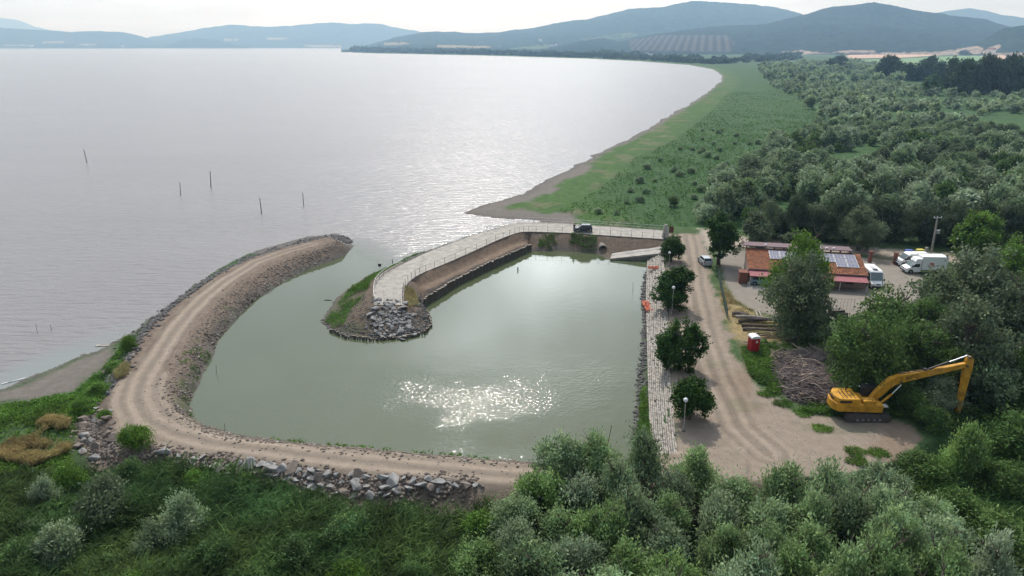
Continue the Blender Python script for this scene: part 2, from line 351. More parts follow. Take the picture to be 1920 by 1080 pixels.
M['green_mesh'] = mat('green_mesh', (.085, .125, .10), .8, .2, 5)
M['skin'] = mat('skin', (.40, .25, .18), .6, .08, 5)
M['cloth'] = mat('dark_cloth', (.02, .02, .025), .9, .2, 8)
M['hair'] = mat('dark_hair', (.02, .014, .01), .8, .2, 20)
M['chrome'] = mat('chromed_rod', (.8, .8, .8), .2, .05, 3, metal=.9)
M['ptext'] = mat('orange_lettering', (.75, .42, .12), .5, .05, 3)
M['red_print'] = mat('red_print', (.5, .06, .06), .6, .1, 3)
# ------------------------------------------------------------------ terrain
ROAD_A = PX([(585, 458), (540, 470), (480, 491), (430, 521), (385, 556), (340, 602), (300, 660), (268, 710), (258, 750), (278, 786), (330, 812), (400, 829), (500, 843),
             (620, 858), (750, 872), (900, 886), (1010, 894), (1150, 890), (1290, 875)], ZA)
ROAD_B = PX([(1285, 440), (1292, 480), (1299, 540), (1312, 610), (1332, 680), (1355, 740), (1385, 800), (1440, 850)], ZB)
DIRT_B = PX([(1247, 440), (1320, 441), (1331, 480), (1338, 520), (1350, 575), (1368, 630), (1392, 690), (1430, 735), (1490, 770), (1560, 782), (1640, 785), (1700, 800), (1716, 826),
             (1660, 866), (1560, 888), (1400, 905), (1290, 900), (1262, 850), (1255, 720), (1252, 600), (1250, 520)], ZB)
LANE = PX([(1310, 428), (1400, 446), (1500, 452), (1640, 464), (1800, 476), (1980, 490), (1980, 512), (1800, 492), (1700, 484), (1600, 476), (1400, 466), (1320, 470)], ZB)
YARD = PX([(1346, 474), (1400, 468), (1640, 484), (1700, 492), (1730, 520), (1722, 560), (1660, 585), (1560, 596), (1500, 590), (1440, 566), (1400, 545), (1368, 520), (1350, 500)], ZB)
DRIVE = PX([(1352, 500), (1400, 505), (1408, 545), (1440, 566), (1500, 590), (1480, 600), (1420, 585), (1380, 562), (1358, 530)], ZB)
DRYGRASS = PX([(1345, 520), (1358, 530), (1378, 565), (1420, 588), (1470, 602), (1500, 640), (1400, 640), (1375, 635), (1356, 590)], ZB)
PRUNE = PX([(1375, 620), (1440, 650), (1560, 640), (1600, 700), (1560, 750), (1400, 700)], ZB)
BEACH_L = PX([(-400, 900), (-150, 790), (0, 735), (60, 714), (140, 678), (205, 652), (210, 665), (170, 705), (140, 735), (90, 745), (30, 748), (0, 752), (-200, 850), (-400, 960)], .2)
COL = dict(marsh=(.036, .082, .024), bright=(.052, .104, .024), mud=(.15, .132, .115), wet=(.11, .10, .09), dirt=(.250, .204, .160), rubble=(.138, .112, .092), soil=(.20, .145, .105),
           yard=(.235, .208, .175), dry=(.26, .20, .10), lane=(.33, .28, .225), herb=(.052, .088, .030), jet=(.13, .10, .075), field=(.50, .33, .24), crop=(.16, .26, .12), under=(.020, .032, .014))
def build_ground():
    ny, nx = 880, 560
    yy = np.concatenate([[-30., 0.], np.geomspace(11, 11000, ny)]); ss = np.linspace(-1.3, 1.3, nx)
    Yg = np.repeat(yy[:, None], nx, 1); Xg = np.maximum(Yg, 45) * ss[None, :]
    Yg = np.where(Yg > 3000, Yg, Yg)
    X = Xg.ravel(); Y = Yg.ravel()
    ds = sd(X, Y, SHORE)
    jag = np.clip(90 / np.maximum(Y, 1), .3, 1)
    ds = ds + (fbm(X, Y, 3.0, 2) - .5) * 1.1 * np.clip(ds + 3, 0, 1)
    far_ = Y > 140
    ds = ds + np.where(far_, (fbm(X, Y, 14, 8) - .5) * 5, 0)
    Z = height(X, Y, ds)
    col = np.zeros((len(X), 3)); cls = np.zeros(len(X), int); lat = np.full(len(X), 20.)
    nz = fbm(X, Y, 8, 21); nb = fbm(X, Y, 26, 31); nf = fbm(X, Y, 2.2, 41)
    def setc(mask, name, c=None, soft=None):
        a = np.array(COL[name])
        if soft is None: col[mask] = a
        else: col[:] = col * (1 - soft[:, None]) + a * soft[:, None]
        if c is not None: cls[mask if soft is None else soft > .5] = c
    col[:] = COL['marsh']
    setc(None, 'bright', soft=.22 * sst(nb, .45, .7) * (Y > 150))
    # right-hand shore: mud, bright grass, then dark marsh
    rs = (Y > 126) & (X > -60)
    d2 = ds + (nz - .5) * 8
    setc(None, 'bright', soft=np.where(rs, 1 - sst(d2 + (nb - .5) * 14, 13, 26), 0) * .9)
    mudw = np.where(Y < 230, 7.5 + (nz - .5) * 6, 3.6)
    setc(None, 'soil', soft=np.where(rs & (Y < 900), sst(nz, .56, .64) * (1 - sst(ds, 10, 24)) * .4, 0))
    setc(None, 'mud', c=1, soft=np.where(rs, 1 - sst(ds + (nf - .5) * 4, mudw - 1.5, mudw + 1), 0))
    setc(None, 'wet', soft=np.where(rs, 1 - sst(ds, .5, 3.5), 0) * .8)
    # clearings between the shrubs
    for P in ([(1600, 183), (1760, 181), (1960, 186), (1960, 196), (1700, 200)], [(1800, 222), (1960, 225), (2100, 262), (1850, 256)], [(1490, 170), (1570, 175), (1590, 205), (1540, 215), (1500, 200)], [(1845, 345), (1930, 350), (1930, 400), (1860, 385)]):
        s_ = sst(sd(X, Y, PX(P, .7)) + (nb - .5) * 20, -5, 8); setc(None, 'bright', soft=s_ * .38)
    # far fields
    for P, n in (([(1588, 104), (1650, 98), (1760, 96), (1832, 86), (1845, 91), (1838, 99), (1700, 108), (1592, 110)], 'field'),
                 ([(1842, 92), (1872, 83), (1876, 87), (1862, 97), (1840, 99)], 'field'), ([(1838, 104), (1870, 98), (1960, 97), (1960, 112), (1850, 111)], 'field'), ([(1470, 97), (1500, 94), (1540, 99), (1480, 102)], 'field'),
                 ([(1600, 113), (1700, 110), (1835, 103), (1850, 110), (1790, 122), (1600, 122)], 'crop')):
        P = [(a, max(b, 90.5)) for a, b in P]
        mk = inside(X, Y, PX(P)); setc(mk, n, 4)
        if n == 'field': col[mk] *= (.85 + .3 * vn(X[mk], Y[mk], 160, 3))[:, None]
    near = Y < 260
    nearm = lambda P, e=0, w=.5, nn=1.0: np.where(near, sst(sd(X, Y, P) + (nf - .5) * 1.9 * nn + (nz - .5) * nn, e - w, e + w), 0)
    # lower left shore
    setc(None, 'herb', soft=np.where((X < -20) & (Y < 100), .8 * sst(nz, .3, .7), 0))
    setc(None, 'mud', c=1, soft=nearm(BEACH_L, 0, .8))
    setc(None, 'wet', soft=np.where((X < -40) & (Y < 90), 1 - sst(ds, .2, 1.6), 0) * .7)
    # darker ground under the reed beds and thickets in front
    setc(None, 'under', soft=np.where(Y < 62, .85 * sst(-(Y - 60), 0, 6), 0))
    # embankments
    setc(None, 'rubble', c=5, soft=nearm(CR_A, -2.6, .5))
    setc(None, 'soil', soft=nearm(CR_A, -1.4, 1.2) * .5)
    setc(None, 'herb', soft=nearm(CR_A, -2.6, .5) * (Y < 95) * (1 - sst(ds + (nz - .5) * 3, .6, 2.6)) * sst(nf, .4, .6) * .7)
    side = near & (Y < 70) & (X > -42) & (X < 16)
    setc(None, 'jet', c=5, soft=nearm(CR_C, -7.5, .5) * ((X < 32) & (Y > 82)))
    setc(None, 'herb', soft=np.where((X < -14) & (Y > 86) & (Y < 125), sst(nz, .42, .6), 0) * nearm(CR_C, -7.5, .5) * (1 - nearm(CR_C, -1.2, .4)) * .5)
    setc(None, 'soil', soft=nearm(CR_D, -.3, .5))
    # everything on the quay side
    setc(None, 'herb', c=0, soft=nearm(CR_B, .2, .5) * (X > 18) * .9)
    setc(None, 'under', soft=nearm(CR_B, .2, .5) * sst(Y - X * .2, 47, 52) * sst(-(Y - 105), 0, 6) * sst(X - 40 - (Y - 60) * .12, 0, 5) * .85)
    setc(None, 'soil', soft=nearm(PRUNE, 0, 1) * .8); setc(None, 'dry', soft=nearm(DRYGRASS, 0, .8) * (.55 + .45 * sst(nz, .35, .6)))
    setc(None, 'lane', c=2, soft=nearm(LANE, 0, .6)); setc(None, 'yard', c=3, soft=nearm(YARD, 0, .4, .3)); setc(None, 'yard', c=3, soft=nearm(DRIVE, 0, .4, .3))
    dsoft = nearm(DIRT_B, 0, .35, 1.3); setc(None, 'dirt', c=2, soft=dsoft)
    # causeway track
    da, sa = seg(X[near], Y[near], ROAD_A, False); db, sb = seg(X[near], Y[near], ROAD_B, False)
    la = np.where(da * .8 < db, da * sa, db * sb); lat[near] = la
    dA = np.full(len(X), 99.); dA[near] = da
    wid = np.where((X < -22) & (Y < 72), 2.9, np.where(Y < 72, 2.2, 1.75)) + (nf - .5) * 1.2
    setc(None, 'dirt', c=2, soft=(1 - sst(dA, wid - .8, wid + .6)) * near * (1 - .45 * sst(Y, 105, 132) * (X < -10)))
    # patchy reddish soil and moss on the turning area
    setc(None, 'soil', soft=dsoft * sst(nz, .5, .66) * sst(X - 20, 0, 8) * sst(-(Y - 76), 0, 5) * .75)
    setc(None, 'herb', soft=dsoft * sst(fbm(X, Y, 5, 77), .66, .74) * sst(-(Y - 78), 0, 4) * sst(X - 18, 0, 6) * .22)
    setc(None, 'wet', soft=np.where((Y < 140) & (X < 34), 1 - sst(ds + (nf - .5) * 1.2, .3, 1.3), 0) * .75)
    F = (np.arange(len(yy) - 1)[:, None] * nx + np.arange(nx - 1)[None, :]).ravel()
    F = np.stack([F, F + 1, F + nx + 1, F + nx], 1)
    keep = (ds[F].max(1) > -7) | (Y[F].min(1) < 5) & (ds[F].max(1) > -7)
    F = F[keep]; fc = cls[F[:, 0]]
    names = {0: ('ground', 'green marsh ground'), 1: ('beach', ''), 2: ('dirt_road', ''), 3: ('paved_yard', ''), 4: ('field', ''), 5: ('embankment', '')}
    gm = {0: ground_mat('ground_soil', .10, .5, 3.0, .55, 1.45), 1: ground_mat('beach_mud', .03, .8, 5, .75, 1.2), 2: ground_mat('dirt', .025, 1.1, 7, .80, 1.16, True),
          3: ground_mat('old_asphalt', .01, .6, 8, .82, 1.12), 4: ground_mat('farm_field', .1, .02, .1, .85, 1.12), 5: ground_mat('rubble_soil', .11, 1.2, 6, .62, 1.36, True)}
    for k, (nm, _) in names.items():
        f = F[fc == k]
        if not len(f): continue
        u, inv = np.unique(f, return_inverse=True)
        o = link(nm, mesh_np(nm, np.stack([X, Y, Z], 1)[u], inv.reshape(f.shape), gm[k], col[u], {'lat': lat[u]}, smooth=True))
        props(o, kind='structure')
build_ground()

# ------------------------------------------------------------------ water
POND = PX([(560, 500), (660, 462), (720, 500), (800, 485), (900, 450), (990, 430), (1260, 440), (1260, 900), (900, 900), (300, 850), (320, 700), (400, 590)])
def build_water():
    yy = np.concatenate([[-60.], np.geomspace(20, 15000, 420)]); ss = np.linspace(-2.2, 2.2, 420)
    Yg = np.repeat(yy[:, None], 420, 1); Xg = np.maximum(Yg, 60) * ss[None, :]; X = Xg.ravel(); Y = Yg.ravel()
    ds = sd(X, Y, SHORE); calm = sst(sd(X, Y, POND), -9, 3)
    shelf = sst(ds, -7, -2) * sst(-X, 25, 35) * sst(-Y, -96, -80) * (1 - calm)
    rip = calm * sst(1.0 - np.hypot((X + 3.0) / 20, (Y - 69.5 - .012 * (X + 3) ** 2) / 7.5) + (fbm(X, Y, 3.5, 3) - .5) * 1.1, -.45, 1.0)
    rip = np.maximum(rip, calm * .45 * sst(fbm(X, Y, 11, 13), .5, .7) * sst(-Y, -84, -72))
    F = (np.arange(len(yy) - 1)[:, None] * 420 + np.arange(419)[None, :]).ravel(); F = np.stack([F, F + 1, F + 421, F + 420], 1)
    F = F[ds[F].min(1) < 12]
    m = bpy.data.materials.new('water'); m.use_nodes = True; nt = m.node_tree; b = nt.nodes['Principled BSDF']
    A = {k: N(nt, 'ShaderNodeAttribute', attribute_name=k).outputs['Fac'] for k in ('calm', 'shelf', 'rip')}
    geo = N(nt, 'ShaderNodeNewGeometry'); L = nt.links.new
    def noise(scale, st, det=3.0, rz=0):
        mp = N(nt, 'ShaderNodeMapping'); mp.inputs['Scale'].default_value = st; mp.inputs['Rotation'].default_value = (0, 0, rz); L(geo.outputs['Position'], mp.inputs[0])
        n = N(nt, 'ShaderNodeTexNoise', Scale=scale, Detail=det, Roughness=.55); L(mp.outputs[0], n.inputs['Vector']); return n.outputs['Fac']
    def mth(op, a, b_=None, c=None):
        n = N(nt, 'ShaderNodeMath', operation=op)
        for i, v in enumerate((a, b_, c)):
            if v is None: continue
            if isinstance(v, (int, float)): n.inputs[i].default_value = v
            else: L(v, n.inputs[i])
        return n.outputs[0]
    def mixc(f, a, b_):
        n = N(nt, 'ShaderNodeMix', data_type='RGBA'); L(f, n.inputs[0])
        for i, v in ((6, a), (7, b_)):
            if isinstance(v, tuple): n.inputs[i].default_value = (*v, 1)
            else: L(v, n.inputs[i])
        return n.outputs[2]
    big = noise(.012, (1, 2.5, 1), 4.0)
    col = mixc(big, (.15, .135, .13), (.21, .19, .185))
    col = mixc(A['calm'], col, (.074, .088, .046)); col = mixc(A['shelf'], col, (.17, .18, .165))
    L(col, b.inputs['Base Color'])
    rough = mth('ADD', mth('MULTIPLY_ADD', A['calm'], -.22, .24), mth('MULTIPLY', A['rip'], .05)); L(rough, b.inputs['Roughness']); b.inputs['IOR'].default_value = 1.33
    w1 = noise(.55, (.45, 1.6, 1), 4.0, .12); w2 = noise(3.2, (.7, 1.3, 1), 3.0, -.2); w3 = noise(.9, (.6, 1.4, 1), 5.0, .5)
    hl = mth('MULTIPLY', w1, .42)                     # open lake waves
    hl = mth('MULTIPLY_ADD', w2, .024, hl)
    lakeamp = mth('SUBTRACT', 1.0, mth('MAXIMUM', A['calm'], mth('MULTIPLY', A['shelf'], .9)))
    w4 = noise(2.7, (.8, 1.25, 1), 2.0, .2)
    hp = mth('MULTIPLY', mth('MULTIPLY_ADD', w4, .082, mth('MULTIPLY', w3, .05)), A['rip'])
    hc = mth('MULTIPLY', w3, .010)
    hh = mth('ADD', mth('ADD', mth('MULTIPLY', hl, lakeamp), hp), hc)
    bp = N(nt, 'ShaderNodeBump', Strength=1.0, Distance=1.0); L(hh, bp.inputs['Height']); L(bp.outputs[0], b.inputs['Normal'])
    o = link('water', mesh_np('water', np.stack([X, Y, X * 0], 1), F, m, attrs={'calm': calm, 'shelf': shelf, 'rip': rip}, smooth=True)); props(o, kind='structure')
build_water()

# ------------------------------------------------------------------ hills
def hill_mat():
    m = bpy.data.materials.new('wooded_hill'); m.use_nodes = True; nt = m.node_tree; b = nt.nodes['Principled BSDF']; L = nt.links.new
    at_ = N(nt, 'ShaderNodeAttribute', attribute_name='Col'); ro = N(nt, 'ShaderNodeAttribute', attribute_name='rows'); geo = N(nt, 'ShaderNodeNewGeometry')
    n1 = N(nt, 'ShaderNodeTexNoise', Scale=.03, Detail=8.0, Roughness=.75); L(geo.outputs['Position'], n1.inputs['Vector'])
    mr = N(nt, 'ShaderNodeMapRange')
    for i, v in zip((1, 2, 3, 4), (.36, .64, .25, 1.8)): mr.inputs[i].default_value = v
    L(n1.outputs['Fac'], mr.inputs[0])
    mp = N(nt, 'ShaderNodeMapping'); mp.inputs['Rotation'].default_value = (0, 0, .262); L(geo.outputs['Position'], mp.inputs[0])
    wv = N(nt, 'ShaderNodeTexWave', Scale=.0085, Distortion=.15, Detail=1.0); L(mp.outputs[0], wv.inputs[0])
    rr = N(nt, 'ShaderNodeMath', operation='MULTIPLY_ADD'); L(wv.outputs['Fac'], rr.inputs[0]); rr.inputs[1].default_value = .42; rr.inputs[2].default_value = .22
    mxr = N(nt, 'ShaderNodeMix', data_type='FLOAT'); L(ro.outputs['Fac'], mxr.inputs[0]); L(mr.outputs[0], mxr.inputs[2]); L(rr.outputs[0], mxr.inputs[3])
    vm = N(nt, 'ShaderNodeVectorMath', operation='SCALE'); L(at_.outputs['Color'], vm.inputs[0]); L(mxr.outputs[0], vm.inputs['Scale'])
    L(vm.outputs[0], b.inputs['Base Color']); b.inputs['Roughness'].default_value = 1; b.inputs['Specular IOR Level'].default_value = 0
    bp = N(nt, 'ShaderNodeBump', Strength=.8, Distance=26.0); L(n1.outputs['Fac'], bp.inputs['Height']); L(bp.outputs[0], b.inputs['Normal'])
    return m
HM = hill_mat()
def hill(name, pts, Db, Dr, seed, col=(.026, .040, .022), patches=(), wob=.10, pw=1.15, z0=.3, rows_poly=None):
    nx, nd = 420, 60
    pts = np.array(pts, float); px = np.linspace(pts[0, 0], pts[-1, 0], nx); py = np.interp(px, pts[:, 0], pts[:, 1])
    py = py + (fbm(px, px * 0, 22, seed) - .5) * 2.2 + (fbm(px, px * 0, 4, seed + 3) - .5) * 1.1
    Xr, Zr = np.array([at_y(a, b_, Dr) for a, b_ in zip(px, py)]).T; Zr = np.maximum(Zr, 2)
    t = np.concatenate([np.linspace(0, 1, nd), 1 + np.linspace(.05, .8, 10)])
    Yv = Db + (Dr - Db) * t; T = np.repeat(t[:, None], nx, 1); Yg = np.repeat(Yv[:, None], nx, 1)
    Xg = Xr[None, :] / Dr * Yg
    prof = np.where(T <= 1, T ** pw, 1 - (T - 1) * .9)
    Zg = z0 + Zr[None, :] * prof
    env = np.clip(T * (1 - T), 0, 1) * 4 * (T <= 1)
    g = fbm(Xg, Yg, (Dr - Db) * .35, seed + 9, 4) - .62
    Zg = Zg + g * env * Zr[None, :] * wob * 4
    Zg = Zg + (fbm(Xg, Yg, 70, seed + 5) - .5) * 10 * (T > .02) * np.minimum(1, Zr[None, :] / 60)
    Zg = np.maximum(Zg, -1)
    X, Y, Z = Xg.ravel(), Yg.ravel(), Zg.ravel()
    c = np.repeat(np.array([col]), len(X), 0) * (.8 + .5 * fbm(X, Y, 300, seed + 20))[:, None]
    qx, qy = proj(X, Y, Z); rows = np.zeros(len(X))
    for poly, pc in patches:
        mk = inside(qx, qy, poly) & ((vn(X, Y, 90, seed + 50) > .25) | (pc == FT)); c[mk] = pc
    if rows_poly is not None:
        mk = inside(qx, qy, rows_poly); rows[mk] = 1; c[mk] = (.20, .17, .13)
    n = len(t); F = (np.arange(n - 1)[:, None] * nx + np.arange(nx - 1)[None, :]).ravel(); F = np.stack([F, F + 1, F + nx + 1, F + nx], 1)
    o = link('hill', mesh_np('hill', np.stack([X, Y, Z], 1), F, HM, c, {'rows': rows}, smooth=True)); props(o, kind='structure'); return o
tan = (.30, .25, .15); FT = (.36, .285, .22)
FP = [([(1586, 106), (1650, 99), (1760, 97), (1832, 86), (1845, 91), (1838, 101), (1700, 110)], FT), ([(1842, 96), (1856, 88), (1874, 83), (1878, 87), (1862, 99), (1842, 100)], FT), ([(1838, 106), (1870, 99), (2000, 97), (2000, 112), (1850, 111)], FT),
      ([(1560, 98), (1590, 94), (1640, 94), (1640, 98), (1600, 101)], FT), ([(1465, 98), (1500, 94), (1560, 101), (1480, 103)], FT)]
hill('far', [(-200, 60), (0, 34), (30, 36), (60, 48), (100, 58), (160, 64), (300, 74)], 14500, 15500, 1)
hill('a', [(-400, 62), (-100, 50), (0, 53), (60, 55), (130, 60), (190, 58), (240, 62), (270, 69), (300, 80), (340, 90)], 8400, 9300, 2,
     patches=[([(80, 78), (120, 76), (120, 81), (80, 82)], tan), ([(140, 82), (180, 82), (180, 85), (140, 85)], tan), ([(0, 84), (60, 83), (60, 86), (0, 86)], tan)])
hill('b', [(270, 72), (330, 62), (400, 50), (430, 46), (470, 49), (520, 50), (560, 47), (620, 42), (660, 45), (690, 44), (720, 46), (750, 54), (790, 60), (900, 70)], 9000, 10500, 3,
     patches=[([(500, 70), (540, 71), (540, 75), (500, 74)], tan), ([(570, 84), (640, 85), (640, 89), (570, 88)], tan), ([(420, 72), (450, 73), (450, 76), (420, 76)], tan)])
hill('b2', [(300, 88), (340, 75), (370, 71), (400, 74), (440, 84), (470, 90)], 8300, 8800, 4)
hill('c', [(640, 99), (660, 95), (690, 85), (740, 70), (800, 60), (850, 60), (880, 62), (930, 60), (1000, 52), (1060, 40), (1100, 36), (1180, 18), (1250, 12), (1300, 1), (1380, 6),
           (1440, 11), (1490, 22), (1510, 28), (1600, 45), (1700, 60)], 4000, 6200, 5, col=(.035, .052, .03),
     patches=[([(720, 80), (760, 79), (770, 83), (720, 85)], tan), ([(950, 88), (1060, 84), (1080, 92), (960, 92)], (.12, .16, .07)), ([(1090, 74), (1180, 60), (1200, 66), (1100, 82)], (.10, .13, .06)), ([(820, 84), (920, 86), (920, 90), (820, 89)], tan)])
hill('r3', [(1660, 40), (1740, 27), (1780, 20), (1820, 15), (1850, 20), (1880, 28), (1920, 34), (2100, 50)], 6500, 8000, 6)
hill('r4', [(1700, 45), (1780, 42), (1830, 38), (1880, 45), (1920, 52), (2100, 60)], 5600, 6600, 7)
hill('d', [(990, 97), (1040, 87), (1090, 76), (1130, 72), (1160, 77), (1240, 62), (1330, 50), (1430, 46), (1500, 30), (1560, 13), (1600, 10), (1640, 3), (1680, 12), (1730, 22), (1800, 30),
           (1850, 37), (1890, 50), (1940, 62), (2100, 80)], 2900, 4300, 8, col=(.026, .038, .022), wob=.12,
     patches=FP, rows_poly=[(1180, 76), (1240, 66), (1360, 66), (1378, 80), (1370, 97), (1185, 94)])
hill('e', [(1800, 98), (1850, 70), (1880, 54), (1920, 47), (2000, 40), (2200, 60)], 2650, 3100, 9, col=(.026, .042, .022), patches=FP)

# ------------------------------------------------------------------ the hazy air
def build_haze():
    m = bpy.data.materials.new('hazy_air'); m.use_nodes = True; nt = m.node_tree; nt.nodes.clear()
    o = N(nt, 'ShaderNodeOutputMaterial'); v = N(nt, 'ShaderNodeVolumePrincipled'); v.inputs['Color'].default_value = (.41, .67, 1, 1); v.inputs['Absorption Color'].default_value = (1, 1, 1, 1)
    v.inputs['Density'].default_value = HAZE; v.inputs['Anisotropy'].default_value = .35; nt.links.new(v.outputs[0], o.inputs['Volume'])
    b = MB(); b.box((0, 8000, 298), (34000, 20000, 604)); props(b.build('haze', m), kind='stuff')
    m.cycles.homogeneous_volume = True
build_haze()
# ------------------------------------------------------------------ foliage meshes
def crown_np(n_leaf, hr=1.7, lobes=8, leaf=.06, asp=.38, seed=0, clumps=110, lobe_r=.42, up=.45, plume=.0, base=0.05, spread=.16, taper=0.0, rag=0):
    """leaf-sized faces gathered in clumps on the surfaces of overlapping lobes. radius 1, height hr"""
    r = np.random.default_rng(seed)
    lc = r.normal(size=(lobes, 3)); lc /= np.linalg.norm(lc, axis=1)[:, None]
    lc *= (.38 + .3 * r.random((lobes, 1)))
    lc[:, 2] *= hr / 2 * .95; lc[:, 2] += hr * .5
    lc[0] = (0, 0, hr * .5); lc[1] = (r.normal() * .1, r.normal() * .1, hr - lobe_r)
    lr = lobe_r * (.75 + .5 * r.random(lobes)); lr[0] = .62
    which = r.integers(0, lobes, clumps)
    d = r.normal(size=(clumps, 3)); d /= np.linalg.norm(d, axis=1)[:, None]
    d[:, 2] = np.where((d[:, 2] < -.3) & (r.random(clumps) < .5), -d[:, 2], d[:, 2])
    cc = lc[which] + d * (lr[which] * (.65 + .4 * r.random(clumps)))[:, None]
    if taper: cc[:, :2] *= (1 - taper * np.clip(cc[:, 2] / hr, 0, 1))[:, None]
    if rag:
        cc[:, :2] += r.normal(size=(clumps, 2)) * rag
    cb = .75 + .5 * r.random(clumps)
    k = r.integers(0, clumps, n_leaf)
    sp = spread * (.6 + .8 * r.random(clumps))
    off = r.normal(size=(n_leaf, 3)) * sp[k][:, None] * .62
    off[:, 2] += plume * r.random(n_leaf) * 1.0
    p = cc[k] + off
    cen = np.array([0, 0, hr * .45])
    o = p - cen; o /= np.linalg.norm(o, axis=1)[:, None] + 1e-6
    a = o * .35 + r.normal(size=(n_leaf, 3)) * .6 + np.array([0, 0, up]); a /= np.linalg.norm(a, axis=1)[:, None]
    nrm = p - lc[which][k]; nrm /= np.linalg.norm(nrm, axis=1)[:, None] + 1e-6; nrm = nrm * 1.1 + o * .5 + r.normal(size=(n_leaf, 3)) * .45
    s = np.cross(a, nrm); s /= np.linalg.norm(s, axis=1)[:, None] + 1e-6
    L = leaf * (.7 + .6 * r.random((n_leaf, 1))); W = L * asp
    V = np.stack([p, p + a * L * .5 + s * W, p + a * L, p + a * L * .5 - s * W], 1)
    c = cb[k] * (.75 + .5 * r.random(n_leaf))
    V = V.reshape(-1, 3); keepz = V[:, 2].reshape(-1, 4).min(1) > base * hr * .2
    V = V.reshape(-1, 4, 3)[keepz].reshape(-1, 3); c = c[keepz]
    V[:, :2] /= np.percentile(np.hypot(V[:, 0], V[:, 1]), 96); zl, zh = np.percentile(V[:, 2], [.7, 99.3]); V[:, 2] = (V[:, 2] - zl) * hr / (zh - zl)
    F = np.arange(len(V)).reshape(-1, 4)
    tint = np.stack([c * (.93 + .14 * np.repeat(r.random(clumps)[None], 1, 0)[0][k][keepz]), c, c * (.9 + .2 * r.random(clumps)[k][keepz])], 1)
    return V.astype(np.float32), F, np.repeat(tint, 4, 0)
def trunk_mb(h, r0, limbs=5, seed=0, spread=.26):
    rr = random.Random(seed); b = MB(); zs = [0, .25, .5, .75, 1]; p = Vector((0, 0, -.3)); pts = [p.copy()]
    for z in zs[1:]:
        pts.append(Vector((rr.uniform(-.05, .05) * h * z, rr.uniform(-.05, .05) * h * z, h * z)))
    for i in range(4): b.tube(pts[i], pts[i + 1], r0 * (1 - i * .2), r0 * (1 - (i + 1) * .2), 8)
    for k in range(limbs):
        a = k * 2.4 + rr.random(); q = pts[1 + k % 3].lerp(pts[2 + k % 3], rr.random()); e = q + Vector((math.cos(a) * spread * h, math.sin(a) * spread * h, h * rr.uniform(.2, .45)))
        mid = q.lerp(e, .5) + Vector((0, 0, h * .06)); b.tube(q, mid, r0 * .45, r0 * .3, 6); b.tube(mid, e, r0 * .3, r0 * .08, 6)
        for j in range(3):
            e2 = e + Vector((rr.uniform(-1, 1), rr.uniform(-1, 1), rr.uniform(0, 1))) * h * .16; b.tube(mid.lerp(e, .5), e2, r0 * .15, r0 * .04, 5)
    return b
LM = {
 'willow': leaf_mat('willow_leaves', (.20, .315, .095), (.29, .38, .22), .4, .25),
 'willow_far': leaf_mat('grey_willow_leaves', (.155, .225, .10), (.30, .37, .235), .35, .3),
 'dark': leaf_mat('dark_green_leaves', (.045, .098, .020), (.055, .108, .025), .3, .15),
 'olive': leaf_mat('grey_green_leaves', (.125, .165, .088), (.145, .185, .10), .25, .2),
 'bright': leaf_mat('bright_green_leaves', (.12, .215, .035), (.13, .23, .04), .38, .2),
 'walnut': leaf_mat('broad_green_leaves', (.085, .155, .04), (.11, .18, .05), .3, .25),
 'poplar': leaf_mat('poplar_leaves', (.05, .085, .033), (.065, .105, .04), .2, .2),
 'reed': leaf_mat('reed_leaves', (.100, .170, .058), (.100, .170, .058), .3, .55),
 'herb': leaf_mat('herb_leaves', (.11, .21, .035), (.12, .22, .04), .3, .4),
 'shade': leaf_mat('dark_grey_green_leaves', (.055, .085, .04), (.085, .115, .06), .2, .2),  # darker leaf colour for most of the tall willows behind the lane
 'silver': leaf_mat('silver_leaves', (.25, .34, .185), (.28, .36, .21), .35, .15),
 'meadow': leaf_mat('meadow_blades', (.075, .165, .035), (.075, .165, .035), .3, .3),
 'dry': leaf_mat('dry_grass_blades', (.36, .31, .15), (.40, .35, .18), .2, .3),
}
TM = {}
def tmpl(key, n, **k):
    V, F, c = crown_np(n, **k); TM[key] = (V, F, c, k.get('hr', 1.7))
    return TM[key]
def crown_mesh(key, leafname):
    nm = key + '_' + leafname
    if nm not in bpy.data.meshes:
        V, F, c, hr = TM[key]; me = mesh_np(nm, V, F, LM[leafname], c)
    return bpy.data.meshes[nm]
for i in range(6): tmpl('W%d' % i, 7500, hr=1.9, lobes=9 + i % 3, leaf=.105, asp=.2, seed=10 + i, clumps=150, lobe_r=.40, plume=.12, spread=.17, up=.7, taper=.25)
for i in range(3): tmpl('T%d' % i, 13000, hr=2.3, lobes=13, leaf=.095, asp=.42, seed=30 + i, clumps=170, lobe_r=.42, spread=.13, taper=.05, up=.1)
for i in range(4): tmpl('B%d' % i, 15000, hr=1.9, lobes=16, leaf=.055, asp=.35, seed=40 + i, clumps=330, lobe_r=.36, spread=.10, up=.3, rag=.05, taper=.15)
for i in range(6): tmpl('M%d' % i, 3600, hr=1.6, lobes=5 + i % 3, leaf=.12, asp=.32, seed=50 + i, clumps=130, lobe_r=.42, plume=.08, spread=.13, up=.5, taper=.2)
for i in range(4): tmpl('F%d' % i, 260, hr=1.35, lobes=6, leaf=.34, asp=.42, seed=60 + i, clumps=70, lobe_r=.45, spread=.14, up=.3, taper=.2)
for i in range(3): tmpl('P%d' % i, 3200, hr=3.2, lobes=10, leaf=.22, asp=.35, seed=70 + i, clumps=110, lobe_r=.42, spread=.2, up=.8, taper=.35, rag=.06)
TRUNK = [trunk_mb(1, .06, 6, s) for s in range(3)]
TRUNKM = []
for s_, b in enumerate(TRUNK):
    o_ = b.build('trunk', M['trunk']); TRUNKM.append(o_.data); bpy.data.objects.remove(o_)
def zat(x, y): return float(height(np.array([float(x)]), np.array([float(y)]))[0])
